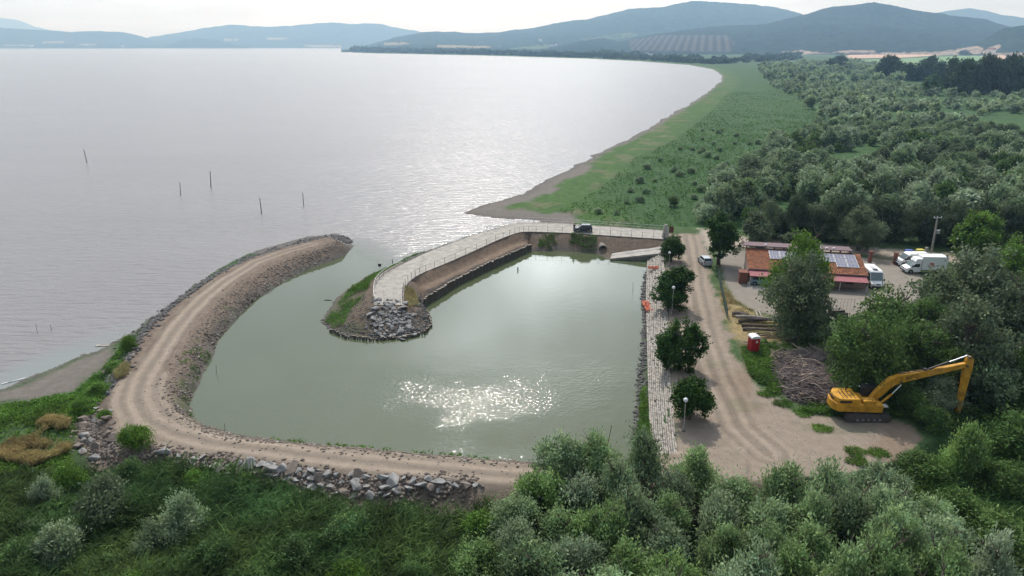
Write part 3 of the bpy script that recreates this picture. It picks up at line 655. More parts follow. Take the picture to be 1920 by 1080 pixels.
def tree(name, label, cat, group, x, y, Hh, Rr, key, leafname, cb=0.15, trunk=True, seed=0, rz=None, lean=0, squash=1):
    z = zat(x, y); t = thing(name, label, cat, (x, y, z), 0, group)
    hr = TM[key][3]; ch = Hh * (1 - cb)
    c = link('crown', crown_mesh(key, leafname), t); c.location = (0, 0, Hh * cb); c.scale = (Rr, Rr * squash, ch / hr); c.rotation_euler = (0, lean, rz if rz is not None else seed * 1.7)
    if trunk:
        k = link('trunk', TRUNKM[seed % 3], t); k.scale = (Hh * .75,) * 3; k.rotation_euler = (0, 0, seed)
    return t
def tree_px(name, label, cat, px, base, top, half, key, leafname, z0=1.5, group=None, **k):
    x, y = at(px, base, z0); _, zt = at_y(px, top, y + 1); D = y * CP + (CAMZ - z0) * SP
    # the crown's far half rises behind its top, so the visible top is a little lower than the apex
    return tree(name, label, cat, group, x, y, (zt - z0) * 1.0, half * D / FOC, key, leafname, seed=int(px), **k)
SG = 'round trees along the quay road'
tree_px('street_tree', 'small round dark green tree at the boat ramp end of the road', 'tree', 1259, 491, 443, 23, 'T0', 'dark', group=SG, cb=.02)
tree_px('street_tree', 'large round green tree behind the middle globe lamp on the quay road', 'tree', 1264, 578, 502, 37, 'T1', 'dark', group=SG, cb=.02)
tree_px('street_tree', 'tall two-tiered green tree standing between the lampposts with no lamp in front', 'tree', 1273, 692, 604, 40, 'T2', 'dark', group=SG, cb=.02)
tree_px('street_tree', 'nearest round green tree on the quay road, behind the lamp beside the willow thicket', 'tree', 1292, 787, 705, 39, 'T0', 'dark', group=SG, cb=.02)
tree_px('roadside_tree', 'dark round tree with bare trunk beside the silver car', 'tree', 1347, 497, 402, 32, 'T1', 'dark', cb=.2)
tree_px('roadside_tree', 'round olive green tree behind the lane left of the tiled building', 'tree', 1418, 468, 400, 32, 'T2', 'olive', cb=.1)
tree_px('roadside_tree', 'grey green round tree rising behind the right end of the tiled roof', 'tree', 1607, 470, 388, 39, 'B0', 'olive', cb=.1)
tree_px('roadside_tree', 'bright green upright tree just right of the utility pole', 'tree', 1826, 482, 400, 40, 'T0', 'bright', cb=.05)
tree_px('roadside_tree', 'bright leafed tree cut by the right picture edge, above the lane', 'tree', 1912, 545, 442, 52, 'B1', 'bright', cb=.05)
tree_px('garden_tree', 'small grey green tree peeping over the roof ridge', 'tree', 1489, 470, 436, 24, 'T2', 'olive', cb=.1)
tree_px('garden_tree', 'large bright green tree in front of the roof and solar panels', 'tree', 1484, 600, 440, 54, 'B2', 'bright', cb=.05)
tree_px('garden_tree', 'big dark grey green tree growing in front of the bright one by the building', 'tree', 1486, 640, 480, 62, 'B3', 'olive', cb=.03)
tree_px('garden_tree', 'sprawling broad leafed tree in front of the awning and the white camper', 'tree', 1640, 700, 548, 78, 'B0', 'walnut', cb=.03)
tree_px('garden_tree', 'broad leafed tree with light lower leaves above the brush pile', 'tree', 1618, 745, 590, 66, 'B1', 'walnut', cb=.02)
tree_px('garden_tree', 'broad green tree hiding the yard in front of the white camper', 'tree', 1714, 680, 560, 55, 'B2', 'walnut', cb=.03)
tree_px('garden_tree', 'large olive grey tree hiding the rear of the white box truck', 'tree', 1800, 640, 468, 88, 'B3', 'olive', cb=.03)
tree_px('garden_tree', 'dark olive tree below the large one, behind the excavator arm', 'tree', 1792, 735, 560, 80, 'B0', 'olive', cb=.02)
tree_px('garden_tree', 'pale green tree at the right picture edge below the lane', 'tree', 1895, 680, 525, 62, 'B1', 'olive', cb=.02)
tree_px('garden_tree', 'dark tree at the right edge, level with the top of the excavator arm', 'tree', 1925, 770, 620, 62, 'B2', 'walnut', cb=.02)
tree_px('garden_tree', 'dark leafy tree rising behind the excavator boom', 'tree', 1720, 735, 610, 62, 'B3', 'walnut', cb=.02)
WG = 'willow bushes on the rough ground'
for a in [(1850, 770, 672, 55, 'W0', 'willow_far', 'round grey willow right of the excavator stick'), (1760, 772, 712, 42, 'W1', 'willow_far', 'willow bush between the excavator boom and stick'),
          (1706, 778, 738, 42, 'W2', 'walnut', 'low green bush under the excavator boom'), (1745, 815, 772, 36, 'W3', 'walnut', 'low green bush in front of the excavator stick'),
          (1800, 905, 788, 42, 'W4', 'willow', 'tall pale silvery willow standing below the end of the excavator stick'), (1900, 860, 770, 60, 'W5', 'walnut', 'dark bush at the right edge beside the pale silvery willow'),
          (1680, 760, 705, 40, 'W1', 'walnut', 'dark bush behind the excavator tracks'), (1880, 930, 850, 55, 'W2', 'walnut', 'dark green bush right of the pale silvery willow'),
          (1735, 900, 838, 50, 'W3', 'walnut', 'dark low bush at the corner of the turning area'), (1565, 715, 640, 34, 'W4', 'olive', 'grey green bush growing at the end of the brush pile'),
          (1850, 1040, 950, 70, 'W0', 'walnut', 'mossy green bush in the lower right scrub'), (1790, 990, 905, 55, 'W1', 'walnut', 'low dark bush between the thicket and the right scrub'), (1600, 760, 728, 30, 'W5', 'walnut', 'small green bush just behind the yellow counterweight')]:
    tree_px('shrub', a[6], 'bush', *a[:6], z0=.9, group=WG, cb=0, trunk=False)
for a in [(202, 985, 882, 52, 'W0', 'olive', 'dark willow bush in the reeds below the causeway bend'), (348, 1010, 912, 48, 'W1', 'silver', 'palest silvery willow bush in the front reeds'),
          (285, 1035, 962, 33, 'W2', 'willow_far', 'small yellowish willow touching the silvery one'), (128, 1048, 962, 48, 'W3', 'willow_far', 'grey willow bush near the lower left corner'),
          (88, 955, 880, 28, 'W4', 'willow_far', 'thin grey willow at the left edge of the reeds'), (72, 1010, 955, 26, 'W5', 'willow_far', 'small grey willow between two larger ones at the lower left'), (257, 858, 803, 31, 'W2', 'bright', 'bright green bush at the corner of the dirt track'),
          (240, 668, 633, 17, 'W3', 'bright', 'light green bush at the water side of the riprap'), (188, 745, 712, 27, 'W1', 'herb', 'green bush on the beach side of the causeway bend'), (213, 695, 672, 20, 'W0', 'herb', 'low yellowish bush below the light green one'),
          (200, 800, 775, 12, 'W5', 'bright', 'little green bush among the corner boulders'), (2, 1030, 985, 26, 'W4', 'bright', 'bright bush cut by the lower left picture edge'), (157, 770, 735, 26, 'W2', 'herb', 'low green bush beside the corner boulders')]:
    tree_px('shrub', a[6], 'bush', *a[:6], z0=.7, group=WG, cb=0, trunk=False)

# ------------------------------------------------------------------ willow thicket at the front
def poisson(poly, dmin, rng, n, rfun=None):
    P = np.array(poly); lo, hi = P.min(0), P.max(0); pts = []
    c = lo + (hi - lo) * rng.random((n, 2)); ok = inside(c[:, 0], c[:, 1], P)
    for p in c[ok]:
        d = dmin if rfun is None else rfun(p)
        if all((p[0] - q[0]) ** 2 + (p[1] - q[1]) ** 2 > d * d for q in pts): pts.append(p)
    return pts
rng = np.random.default_rng(4)
TH = PX([(905, 985), (985, 945), (1060, 918), (1180, 905), (1290, 925), (1420, 950), (1540, 965), (1640, 955), (1715, 965), (1745, 1020), (1850, 1120), (1900, 1330), (880, 1330)], .8)
TG = 'willows of the thicket between the turning area and the picture foot'
for i, (x, y) in enumerate(poisson(TH, 2.9, rng, 1600)):
    q = vn(np.array([x]), np.array([y]), 9, 88)[0]
    H_ = 3.9 + 2.0 * q + rng.uniform(-.5, .5); 
    if x < -1.0: H_ *= .8
    if y > 54: H_ *= .78
    tree('willow', 'silvery green willow in the dense thicket filling the foot of the picture', 'tree', TG, x, y, H_, rng.uniform(1.75, 2.6), 'W%d' % rng.integers(6), 'willow' if rng.random() < .75 else 'willow_far', cb=0, trunk=i % 1 == 0, seed=i)

# ------------------------------------------------------------------ marsh willows beyond the road
MR = PX([(1312, 402), (1345, 350), (1420, 330), (1435, 290), (1500, 262), (1530, 225), (1560, 205), (1580, 185), (1520, 195), (1495, 182), (1455, 165), (1440, 150), (1420, 128), (1470, 122), (1600, 118), (1640, 125), (1700, 165),
         (1760, 180), (1960, 184), (2100, 200), (2200, 440), (1990, 470), (1900, 462), (1700, 446), (1500, 436), (1380, 424), (1325, 420)], .7)
EXC = [PX(P, .7) for P in ([(1810, 224), (1960, 227), (2100, 258), (1850, 252)], [(1640, 184), (1760, 182), (1960, 187), (1960, 194), (1700, 197)])]
rng = np.random.default_rng(11)
lo, hi = MR.min(0), np.minimum(MR.max(0), [1500, 2600])
cand = []
for (n, ylo, yhi, dm) in ((7000, 120, 330, 4.9), (9000, 330, 700, 7.5), (9000, 700, 2300, 15)):
    yv = rng.uniform(ylo, yhi, n); xv = yv * rng.uniform(.24, 1.0, n)
    ok = inside(xv, yv, MR) & (vn(xv, yv, 22 if ylo < 700 else 60, 5) > (.24 if ylo < 300 else .34))
    for E_ in EXC: ok &= ~inside(xv, yv, E_)
    grid = {}
    for x, y in zip(xv[ok], yv[ok]):
        gx, gy = int(x // dm), int(y // dm); bad = False
        for a in (-1, 0, 1):
            for b in (-1, 0, 1):
                for (u, v) in grid.get((gx + a, gy + b), ()):
                    if (u - x) ** 2 + (v - y) ** 2 < dm * dm: bad = True
        if not bad: grid.setdefault((gx, gy), []).append((x, y)); cand.append((x, y))
cand = np.array(cand)
inview = cand[:, 0] < cand[:, 1] * .80 + 4
order = np.argsort(cand[:, 1] + (~inview) * 1000); cand = cand[order]; inview = inview[order]
NI = 285
MG = 'willow bushes of the marsh beyond the road'
zc = height(cand[:, 0], cand[:, 1], sd(cand[:, 0], cand[:, 1], SHORE))
print('marsh willows', len(cand), cand[NI])
for i in range(NI):
    x, y = cand[i]; R_ = rng.uniform(1.8, 4.6) * (1.12 if y < 180 else 1); H_ = R_ * rng.uniform(1.5, 2.0)
    ln = 'willow_far' if rng.random() < .72 else ('olive' if rng.random() < .6 else 'walnut')
    o = link('willow_bush', crown_mesh('M%d' % rng.integers(6), ln)); o.location = (x, y, zc[i] - .1); o.scale = (R_, R_, H_ / 1.6); o.rotation_euler = (0, 0, rng.uniform(0, 6))
    props(o, 'grey green willow bush of the marsh beyond the lane and the tiled building', 'bush', MG)
def merged(name, label, cat, pts, zs, Rs, Hs, keys, leafname, rng, tintv=.25, kind='stuff'):
    Vs, Fs, Cs = [], [], []; n = 0
    for (x, y), z, r_, h_ in zip(pts, zs, Rs, Hs):
        V, F, c, hr = TM[keys[rng.integers(len(keys))]]; a = rng.uniform(0, 6.28); ca, sa = math.cos(a), math.sin(a)
        W = np.empty_like(V); W[:, 0] = (V[:, 0] * ca - V[:, 1] * sa) * r_ + x; W[:, 1] = (V[:, 0] * sa + V[:, 1] * ca) * r_ + y; W[:, 2] = V[:, 2] * h_ / hr + z
        Vs.append(W); Fs.append(F + n); n += len(V); t = 1 + rng.uniform(-tintv, tintv); Cs.append(c * np.array([t, t, t * rng.uniform(.85, 1.1)]))
    o = link(name, mesh_np(name, np.concatenate(Vs), np.concatenate(Fs), LM[leafname], np.concatenate(Cs)))
    return props(o, label, cat, None, kind)
rest = cand[NI:]; zr = zc[NI:]; nr = rest[:, 1] < 330
Rr = rng.uniform(2.0, 3.6, len(rest)) * np.where(rest[:, 1] > 700, 2.2, np.where(rest[:, 1] > 330, 1.25, 1)); Hr = Rr * rng.uniform(1.3, 1.75, len(rest))
merged('marsh_scrub', 'grey green willow scrub spreading over the far marsh', 'scrub', rest[nr], zr[nr], Rr[nr], Hr[nr], ['M0', 'M1', 'M2', 'M3'], 'willow_far', rng)
merged('distant_scrub', 'hazy grey green scrub reaching to the foot of the hills', 'scrub', rest[~nr], zr[~nr], Rr[~nr], Hr[~nr], ['F0', 'F1', 'F2', 'F3'], 'willow_far', rng)
# scattered pale saplings over the meadow
sp = poisson(PX([(1120, 400), (1190, 330), (1260, 270), (1330, 240), (1420, 250), (1440, 290), (1350, 345), (1320, 400), (1290, 415), (1150, 410)], .6), 3.8, rng, 160)
for x, y in sp:
    r_ = rng.uniform(.8, 1.7)
    o = link('sapling', crown_mesh('M%d' % rng.integers(4), 'silver')); o.location = (x, y, zat(x, y) - .1); o.scale = (r_, r_, r_ * .75); o.rotation_euler = (0, 0, rng.uniform(0, 6))
    props(o, 'small pale sapling standing alone in the dark green meadow by the lake', 'sapling', 'pale saplings scattered over the meadow')
for px, py, h_, w_ in ((1262, 388, 22, 12), (1518, 205, 24, 12), (1545, 214, 28, 14), (1490, 160, 12, 10)):
    tree_px('meadow_bush', 'lone round bush in the open meadow, %s' % {1262: 'nearest the lake jetty', 1518: 'left of a close pair', 1545: 'right of a close pair', 1490: 'small and farthest away'}[px], 'bush', px, py, py - h_, w_, 'M2', 'willow_far', z0=.6, cb=0, trunk=False)
# dark groves and far trees
for i in range(24):
    px = 1432 + i * 22 + rng.uniform(-6, 6); 
    tree_px('willow_tree', 'tall dark willow in the row standing right behind the lane', 'tree', px, 448 + (px - 1440) * .035 + rng.uniform(-6, 3), 380 + rng.uniform(-16, 14) + (px - 1440) * .02, rng.uniform(24, 34), 'B%d' % (i % 4), 'shade' if i % 4 else 'olive', group='tall willows behind the lane', cb=.0, trunk=False)
PG = 'tall dark trees of the far groves'
GP = [(1648 + i * 11 + rng.uniform(-4, 4), 146 + rng.uniform(-3, 6), 36 + 8 * math.sin(i * .9) + rng.uniform(-5, 5)) for i in range(13)] + [(1780 + i * 10 + rng.uniform(-3, 3), 176 + rng.uniform(-4, 4), 60 + 8 * math.sin(i * 1.3) + rng.uniform(-5, 5)) for i in range(18)]
for i, (px, py, h_) in enumerate(GP):
    tree_px('poplar', 'tall dark tree of the %s grove beyond the marsh scrub' % ('farther' if i < 13 else 'nearer, larger'), 'tree', px, py, py - h_, 15 if i < 13 else 17, 'P%d' % (i % 3), 'poplar', z0=.8, group=PG + (' (farther)' if i < 13 else ' (nearer)'), cb=.02, trunk=False)
for px, py, h_, w_, l in ((1571, 131, 30, 22, 'broad dark tree left of the groves, before the tan field'), (1745, 178, 37, 17, 'round green tree just left of the nearer dark grove'), (1808, 104, 12, 11, 'small round tree on the tan field edge'),
                          (1660, 119, 10, 13, 'flat dark tree at the left of the green field'), (1888, 115, 15, 5, 'slim dark cypress at the right end of the green field'), (1906, 116, 12, 4, 'slimmer dark cypress farthest right by the fields'), (1872, 116, 9, 9, 'small pale tree left of the two cypresses')):
    tree_px('field_tree', l, 'tree', px, py, py - h_, w_, 'P1' if w_ < 6 else 'T1', 'poplar' if px != 1745 else 'walnut', z0=.8, cb=.02, trunk=False)
# wooded strip along the far right-hand shore
ux = np.concatenate([rng.uniform(660, 1040, 260), rng.uniform(1040, 1500, 380)])
base = np.interp(ux, [655, 700, 800, 900, 1000, 1100, 1200, 1290, 1340, 1400, 1500], [97, 98.8, 100.8, 102.8, 105.8, 108.6, 113, 119, 121, 118, 112]) - rng.random(len(ux)) ** 2 * np.where(ux > 1100, 9, 4)
base = np.maximum(base, 93)
pt = np.array([at(a, b_) for a, b_ in zip(ux, base)]); D_ = pt[:, 1]
merged('shore_woods', 'dark hazy trees lining the far lake shore', 'woods', pt, np.full(len(pt), .3), D_ * rng.uniform(.0028, .006, len(pt)), D_ * rng.uniform(.004, .0075, len(pt)), ['F0', 'F1', 'F2', 'F3'], 'poplar', rng)

# ------------------------------------------------------------------ reeds, herbs and grasses
def blades(name, label, cat, poly, n, h, leafname, rng, wdt=.05, per=5, lean=.35, dens=None, tilt=(.25, 0), hvar=.45, z0=None, tint=.35, lf=.55, ragz=4, hue=.22):
    P = np.array(poly); lo, hi = P.min(0), P.max(0); c = lo + (hi - lo) * rng.random((int(n), 2)); X, Y = c.T
    ok = inside(X, Y, P)
    if dens is not None: ok &= rng.random(len(X)) < dens(X, Y)
    X, Y = X[ok], Y[ok]; ds = sd(X, Y, NEARSHORE); Z = height(X, Y, ds); k = Z > .02; X, Y, Z = X[k], Y[k], Z[k]
    hn = h * (1 - hvar + 2 * hvar * fbm(X, Y, ragz, 61)) * (.8 + .4 * rng.random(len(X)))
    X = np.repeat(X, per); Y = np.repeat(Y, per); Z = np.repeat(Z, per); H_ = np.repeat(hn, per); m = len(X)
    fr = rng.uniform(.35, 1.0, m); a = rng.uniform(0, 6.283, m)
    p = np.stack([X + rng.normal(size=m) * .10, Y + rng.normal(size=m) * .10, Z + H_ * fr * (1 - lf)], 1)
    d = np.stack([np.cos(a) * lean + tilt[0], np.sin(a) * lean + tilt[1], rng.uniform(.5, 1.1, m)], 1); d /= np.linalg.norm(d, axis=1)[:, None]
    L = (H_ * lf * rng.uniform(.6, 1.15, m))[:, None]
    s = np.cross(d, rng.normal(size=(m, 3))); s /= np.linalg.norm(s, axis=1)[:, None]; W = wdt * rng.uniform(.6, 1.3, (m, 1))
    mid = p + d * L * .5; tip = p + d * L * .92; tip[:, :2] += d[:, :2] * L * .3; tip[:, 2] -= L[:, 0] * .12
    V = np.stack([p - s * W * .5, p + s * W * .5, mid + s * W * .5, mid - s * W * .5, tip], 1).reshape(-1, 3)
    b0 = np.arange(m) * 5; F4 = np.stack([b0, b0 + 1, b0 + 2, b0 + 3], 1); F3 = np.stack([b0 + 3, b0 + 2, b0 + 4], 1)
    cv = (1 - tint + 2 * tint * rng.random(m)) * (.7 + .6 * fbm(p[:, 0], p[:, 1], 5, 15)); y_ = 1 + hue * (fbm(p[:, 0], p[:, 1], 7, 25) - .5) * 2
    col = np.stack([cv * y_, cv, cv * (1.25 - .3 * y_)], 1)
    o = link(name, mesh_np(name, V, [F4, F3], LM[leafname], np.repeat(col, 5, 0))); return props(o, label, cat, None, 'stuff')
rg = np.random.default_rng(21)
RB = PX([(-300, 930), (0, 905), (60, 892), (160, 886), (240, 890), (300, 884), (345, 886), (410, 893), (480, 903), (560, 921), (620, 940), (700, 962), (800, 970), (870, 962), (930, 955), (960, 1010), (940, 1340), (-330, 1340)], .6)
edge = lambda X, Y: (sst(sd(X, Y, RB), 0, 1.6) * .8 + .2) * (.35 + .65 * sst(fbm(X, Y, 2.6, 91), .34, .52))
for i, (x, y) in enumerate(poisson(RB + [0, -.5], 4.2, rg, 500)):
    if y > 53: continue
    o = link('marsh_bush', crown_mesh('W%d' % (i % 6), ('reed', 'walnut', 'reed', 'herb')[i % 4])); r_ = rg.uniform(1.0, 2.0); o.location = (x, y, zat(x, y) - .1); o.scale = (r_, r_, r_ * rg.uniform(.7, .95)); o.rotation_euler = (0, 0, i * 1.3)
    props(o, 'low leafy green bush half sunk in the reed bed below the dirt track', 'bush', 'low green bushes among the reeds')
blades('reed_bed', 'tall green reeds filling the lower left below the causeway rocks', 'reeds', RB, 38000, 2.4, 'reed', rg, .08, 5, .5, dens=edge)
RB2 = PX([(1690, 905), (1760, 870), (1850, 850), (2100, 800), (2300, 1000), (2200, 1340), (1800, 1340), (1740, 1010)], .8)
blades('scrub_growth', 'dark green undergrowth and reeds at the lower right', 'undergrowth', RB2, 26000, 1.7, 'walnut', rg, .10, 5, .6)
HB = PX([(-300, 860), (-100, 790), (0, 760), (60, 752), (140, 742), (185, 700), (225, 660), (250, 630), (268, 618), (262, 650), (238, 690), (215, 735), (190, 780), (150, 800), (130, 850), (140, 880), (0, 900), (-300, 930)], .3)
blades('herb_bank', 'bright green low plants on the bank beside the lake', 'plants', HB, 26000, .55, 'herb', rg, .10, 5, .8, dens=lambda X, Y: .15 + .85 * sst(fbm(X, Y, 5, 33), .3, .55))
blades('dry_grass', 'tall straw coloured grass left of the corner boulders', 'grass', PX([(-20, 860), (40, 820), (90, 790), (130, 795), (130, 850), (60, 880)], .5), 12000, 1.1, 'dry', rg, .05, 5, .4, dens=lambda X, Y: sst(fbm(X, Y, 3, 35), .32, .5))
blades('grass_tuft', 'small tuft of straw coloured grass beside the causeway bend', 'grass', PX([(215, 705), (232, 690), (245, 700), (238, 716), (222, 722)], 1.2), 700, .8, 'dry', rg, .05, 5, .6)
blades('jetty_grass', 'green grass on the lake side of the jetty head', 'grass', PX([(600, 603), (640, 548), (700, 508), (745, 492), (770, 478), (800, 470), (806, 476), (760, 494), (715, 516), (697, 535), (690, 560), (660, 580), (640, 605)], 1.0), 9000, .55, 'herb', rg, .06, 5, .6, dens=lambda X, Y: sst(fbm(X, Y, 3, 45), .34, .58))
blades('straw_tuft', 'patch of dry yellow grass beside the jetty deck end', 'grass', PX([(759, 545), (776, 545), (785, 570), (768, 582), (760, 570)], 1.8), 900, .6, 'dry', rg, .05, 5, .5)
blades('causeway_weeds', 'green weeds on the inner bank of the causeway', 'weeds', PX([(335, 690), (395, 655), (400, 690), (372, 740), (370, 790), (420, 806), (560, 828), (700, 842), (940, 866), (940, 858), (560, 822), (420, 800), (350, 780), (338, 740)], .6), 16000, .55, 'herb', rg, .07, 5, .7, dens=lambda X, Y: sst(fbm(X, Y, 2.2, 55), .42, .6) * .8)
for i, (px, py) in enumerate(((1438, 742), (1500, 778), (1535, 806), (1558, 775), (1650, 852), (1612, 868), (1470, 760), (1600, 850))):
    x, y = at(px, py, 1.5); q = [(x + (1.1 + .5 * math.sin(i + k)) * math.cos(k * 1.05), y + .9 * math.sin(k * 1.05)) for k in range(6)]
    blades('grass_patch', 'thin patch of green grass on the bare turning area', 'grass', q, 260, .3, 'herb', rg, .05, 5, .9)
blades('quay_weeds', 'green weeds growing along the foot of the stepped quay', 'weeds', PX([(1180, 870), (1190, 800), (1198, 740), (1208, 720), (1214, 780), (1225, 850), (1200, 880)], .5), 2600, .8, 'herb', rg, .07, 5, .6)
blades('wall_weeds', 'bushy weeds hanging on the earth wall by the culvert pipe', 'weeds', PX([(1010, 450), (1060, 450), (1118, 455), (1118, 474), (1060, 470), (1010, 467)], 1.0), 1800, .7, 'walnut', rg, .09, 5, .9, dens=lambda X, Y: sst(fbm(X, Y, 2.5, 65), .45, .6))
blades('yard_grass', 'dry yellow grass between the mesh fence and the driveway', 'grass', DRYGRASS, 16000, .35, 'dry', rg, .05, 4, .8, dens=lambda X, Y: sst(fbm(X, Y, 3, 75), .38, .6) * .7)
blades('track_weeds', 'green weeds along the dirt area beside the red toilet', 'weeds', PX([(1388, 655), (1440, 650), (1560, 660), (1560, 745), (1590, 778), (1520, 778), (1455, 750), (1405, 705)], 1.5), 17000, .6, 'herb', rg, .08, 5, .8, dens=lambda X, Y: sst(fbm(X, Y, 3, 85), .36, .55))
blades('undergrowth', 'shaded green growth under the trees right of the road', 'undergrowth', PX([(1560, 760), (1640, 780), (1720, 790), (1960, 850), (2100, 700), (2000, 600), (1600, 620), (1480, 650), (1400, 640)], 1.5), 15000, .8, 'walnut', rg, .16, 4, .9)
mead = lambda X, Y: (sst(fbm(X, Y, 8, 95), .3, .6) * .8 + .2) * (sd(X, Y, SHORE) > 8) * (1 - .8 * sst(Y, 200, 480))
blades('meadow_reeds', 'dark green reed meadow between the lake shore and the willows', 'reeds', PX([(985, 408), (1060, 392), (1120, 360), (1190, 300), (1270, 262), (1340, 205), (1360, 175), (1480, 170), (1590, 205), (1540, 250), (1450, 340), (1400, 380), (1320, 415), (1270, 436), (1130, 424), (1000, 413)], .5), 150000, 1.0, 'meadow', rg, .15, 3, .9, tint=.2, hue=.1, dens=mead, ragz=7)
# ------------------------------------------------------------------ rocks
import bmesh
def rock_mesh(seed, m, flat=.6):
    r = random.Random(seed); bm = bmesh.new()
    for _ in range(14):
        v = Vector((r.gauss(0, 1), r.gauss(0, 1), r.gauss(0, 1))).normalized() * r.uniform(.8, 1.05); bm.verts.new((v.x * .62, v.y * .5, v.z * .5 * flat))
    bmesh.ops.convex_hull(bm, input=bm.verts); 
    loose = [v for v in bm.verts if not v.link_faces]; bmesh.ops.delete(bm, geom=loose, context='VERTS')
    bmesh.ops.bevel(bm, geom=list(bm.edges), offset=.025, segments=1, affect='EDGES')
    me = bpy.data.meshes.new('boulder'); bm.to_mesh(me); bm.free(); me.materials.append(m); return me
RK = {'g': [rock_mesh(i, M['rock_grey']) for i in range(8)], 'd': [rock_mesh(20 + i, M['rock_dark'], .8) for i in range(6)], 'b': [rock_mesh(40 + i, M['rock_brown'], .8) for i in range(6)]}
rb = random.Random(3)
def boulders(P, n, s0, s1, keys, label, group, dmin=.5, tilt=.5, up=0.0):
    r = np.random.default_rng(n); pts = poisson(P, dmin, r, n * 30)[:n]
    z = height(np.array([p[0] for p in pts]), np.array([p[1] for p in pts]))
    for p, zz in zip(pts, z):
        k = keys[rb.randrange(len(keys))]; s = s0 + (s1 - s0) * rb.random() ** 1.7
        o = link('boulder', RK[k][rb.randrange(len(RK[k]))]); o.location = (p[0], p[1], zz + up + s * .08); o.scale = (s * rb.uniform(.8, 1.3), s, s * rb.uniform(.7, 1.1))
        o.rotation_euler = (rb.uniform(-tilt, tilt), rb.uniform(-tilt, tilt), rb.uniform(0, 6.28)); props(o, label, 'rock', group)
    return len(pts)
def band(top, zt, bot, zb): return np.vstack([PX(top, zt), PX(bot[::-1], zb)])
n_ = boulders(band([(305, 848), (400, 860), (560, 878), (700, 892), (800, 899), (895, 909)], 1.7, [(318, 872), (400, 886), (560, 908), (640, 925), (720, 932), (800, 927), (890, 925)], .9), 175, .6, 1.55, 'gggb',
             'grey angular rock slab in the revetment below the straight dirt track', 'grey rock slabs below the dirt track', .6, .6)
n_ += boulders(PX([(690, 592), (702, 577), (757, 577), (778, 598), (782, 618), (745, 624), (700, 618)], 1.2), 58, .6, 1.3, 'g', 'grey rock slab heaped at the end of the jetty deck', 'rock slabs at the jetty head', .55, .5, .08)
n_ += boulders(PX([(138, 780), (190, 765), (225, 800), (232, 845), (180, 862), (140, 830)], 1.0), 32, .7, 1.6, 'bbg', 'brownish boulder at the outer corner of the causeway bend', 'boulders at the causeway corner', 1.1, .5)
n_ += boulders(PX([(590, 441), (635, 437), (657, 447), (650, 455), (610, 450)], 1.2), 20, .5, 1.0, 'g', 'grey rock on the far tip of the breakwater', 'rocks on the breakwater tip', .7, .6)
n_ += boulders(PX([(215, 700), (250, 655), (275, 625), (290, 610), (300, 600), (292, 620), (262, 660), (238, 700)], 1.2), 24, .5, 1.0, 'bd', 'brown grey rock on the lake side of the dirt track near the bend', 'rocks beside the bend', .6, .6)
print('boulders', n_)
def stones(name, label, cat, lines, n, w, s0, s1, m, seed, zoff=0):
    """small angular stones strewn along a band around a traced line"""
    r = np.random.default_rng(seed); L = PX(lines[0], lines[1]); d = np.r_[0, np.cumsum(np.hypot(*np.diff(L, axis=0).T))]
    t = r.random(n) * d[-1]; x = np.interp(t, d, L[:, 0]) + r.normal(size=n) * w; y = np.interp(t, d, L[:, 1]) + r.normal(size=n) * w; z = height(x, y)
    k = z > -.25; x, y, z = x[k], y[k], z[k]; n = len(x); s = s0 + (s1 - s0) * r.random(n) ** 2
    base = np.array([(1, 0, 0), (-1, .1, 0), (.1, 1, 0), (0, -1, .1), (.1, 0, 1), (0, .1, -1)]) * .5
    V = base[None] * (s[:, None, None]) * r.uniform(.6, 1.4, (n, 6, 1)); a = r.uniform(0, 6.28, n); ca, sa = np.cos(a)[:, None], np.sin(a)[:, None]
    W = np.stack([V[:, :, 0] * ca - V[:, :, 1] * sa + x[:, None], V[:, :, 0] * sa + V[:, :, 1] * ca + y[:, None], V[:, :, 2] * .8 + z[:, None] + zoff], 2).reshape(-1, 3)
    f = np.array([(0, 2, 4), (2, 1, 4), (1, 3, 4), (3, 0, 4), (2, 0, 5), (1, 2, 5), (3, 1, 5), (0, 3, 5)]); F = (f[None] + (np.arange(n) * 6)[:, None, None]).reshape(-1, 3)
    return props(link(name, mesh_np(name, W, F, m)), label, cat, None, 'stuff')
OUTER = ([(655, 446), (630, 438), (590, 443), (540, 457), (480, 475), (430, 497), (385, 527), (348, 553), (312, 580), (285, 604), (262, 628), (240, 660), (222, 690), (205, 720), (180, 750)], .9)
stones('riprap', 'dark broken rock along the lake side of the breakwater', 'rocks', OUTER, 5200, .8, .25, .95, M['rock_dark'], 1)
stones('riprap', 'dark broken rock on the slope at the causeway corner and below the track', 'rocks', ([(150, 780), (190, 840), (250, 852), (320, 865), (420, 880), (560, 900), (640, 914), (720, 918), (880, 918)], 1.1), 3000, .65, .2, .65, M['rock_brown'], 2)
INNER = ([(650, 462), (600, 482), (540, 508), (480, 545), (430, 590), (398, 640), (372, 690), (350, 730), (348, 775), (400, 808), (480, 824), (640, 842), (900, 863), (1000, 868)], .7)
stones('rubble', 'stones strewn over the inner bank of the causeway', 'stones', INNER, 8500, 1.2, .06, .42, M['rock_brown'], 3)
stones('rubble', 'pale stones dotted over the inner bank of the causeway', 'stones', INNER, 700, 1.2, .08, .45, M['concrete'], 33)
stones('rubble', 'pale stones lying over the track shoulders', 'stones', ([(600, 462), (480, 510), (400, 575), (350, 650), (310, 720), (320, 790), (480, 832)], 1.6), 900, 1.5, .05, .25, M['concrete'], 4)
stones('rubble', 'stones around the waterline of the jetty head', 'stones', ([(604, 600), (640, 622), (700, 628), (760, 624), (797, 605), (795, 580), (780, 565)], .5), 1400, .9, .1, .5, M['rock_dark'], 5)
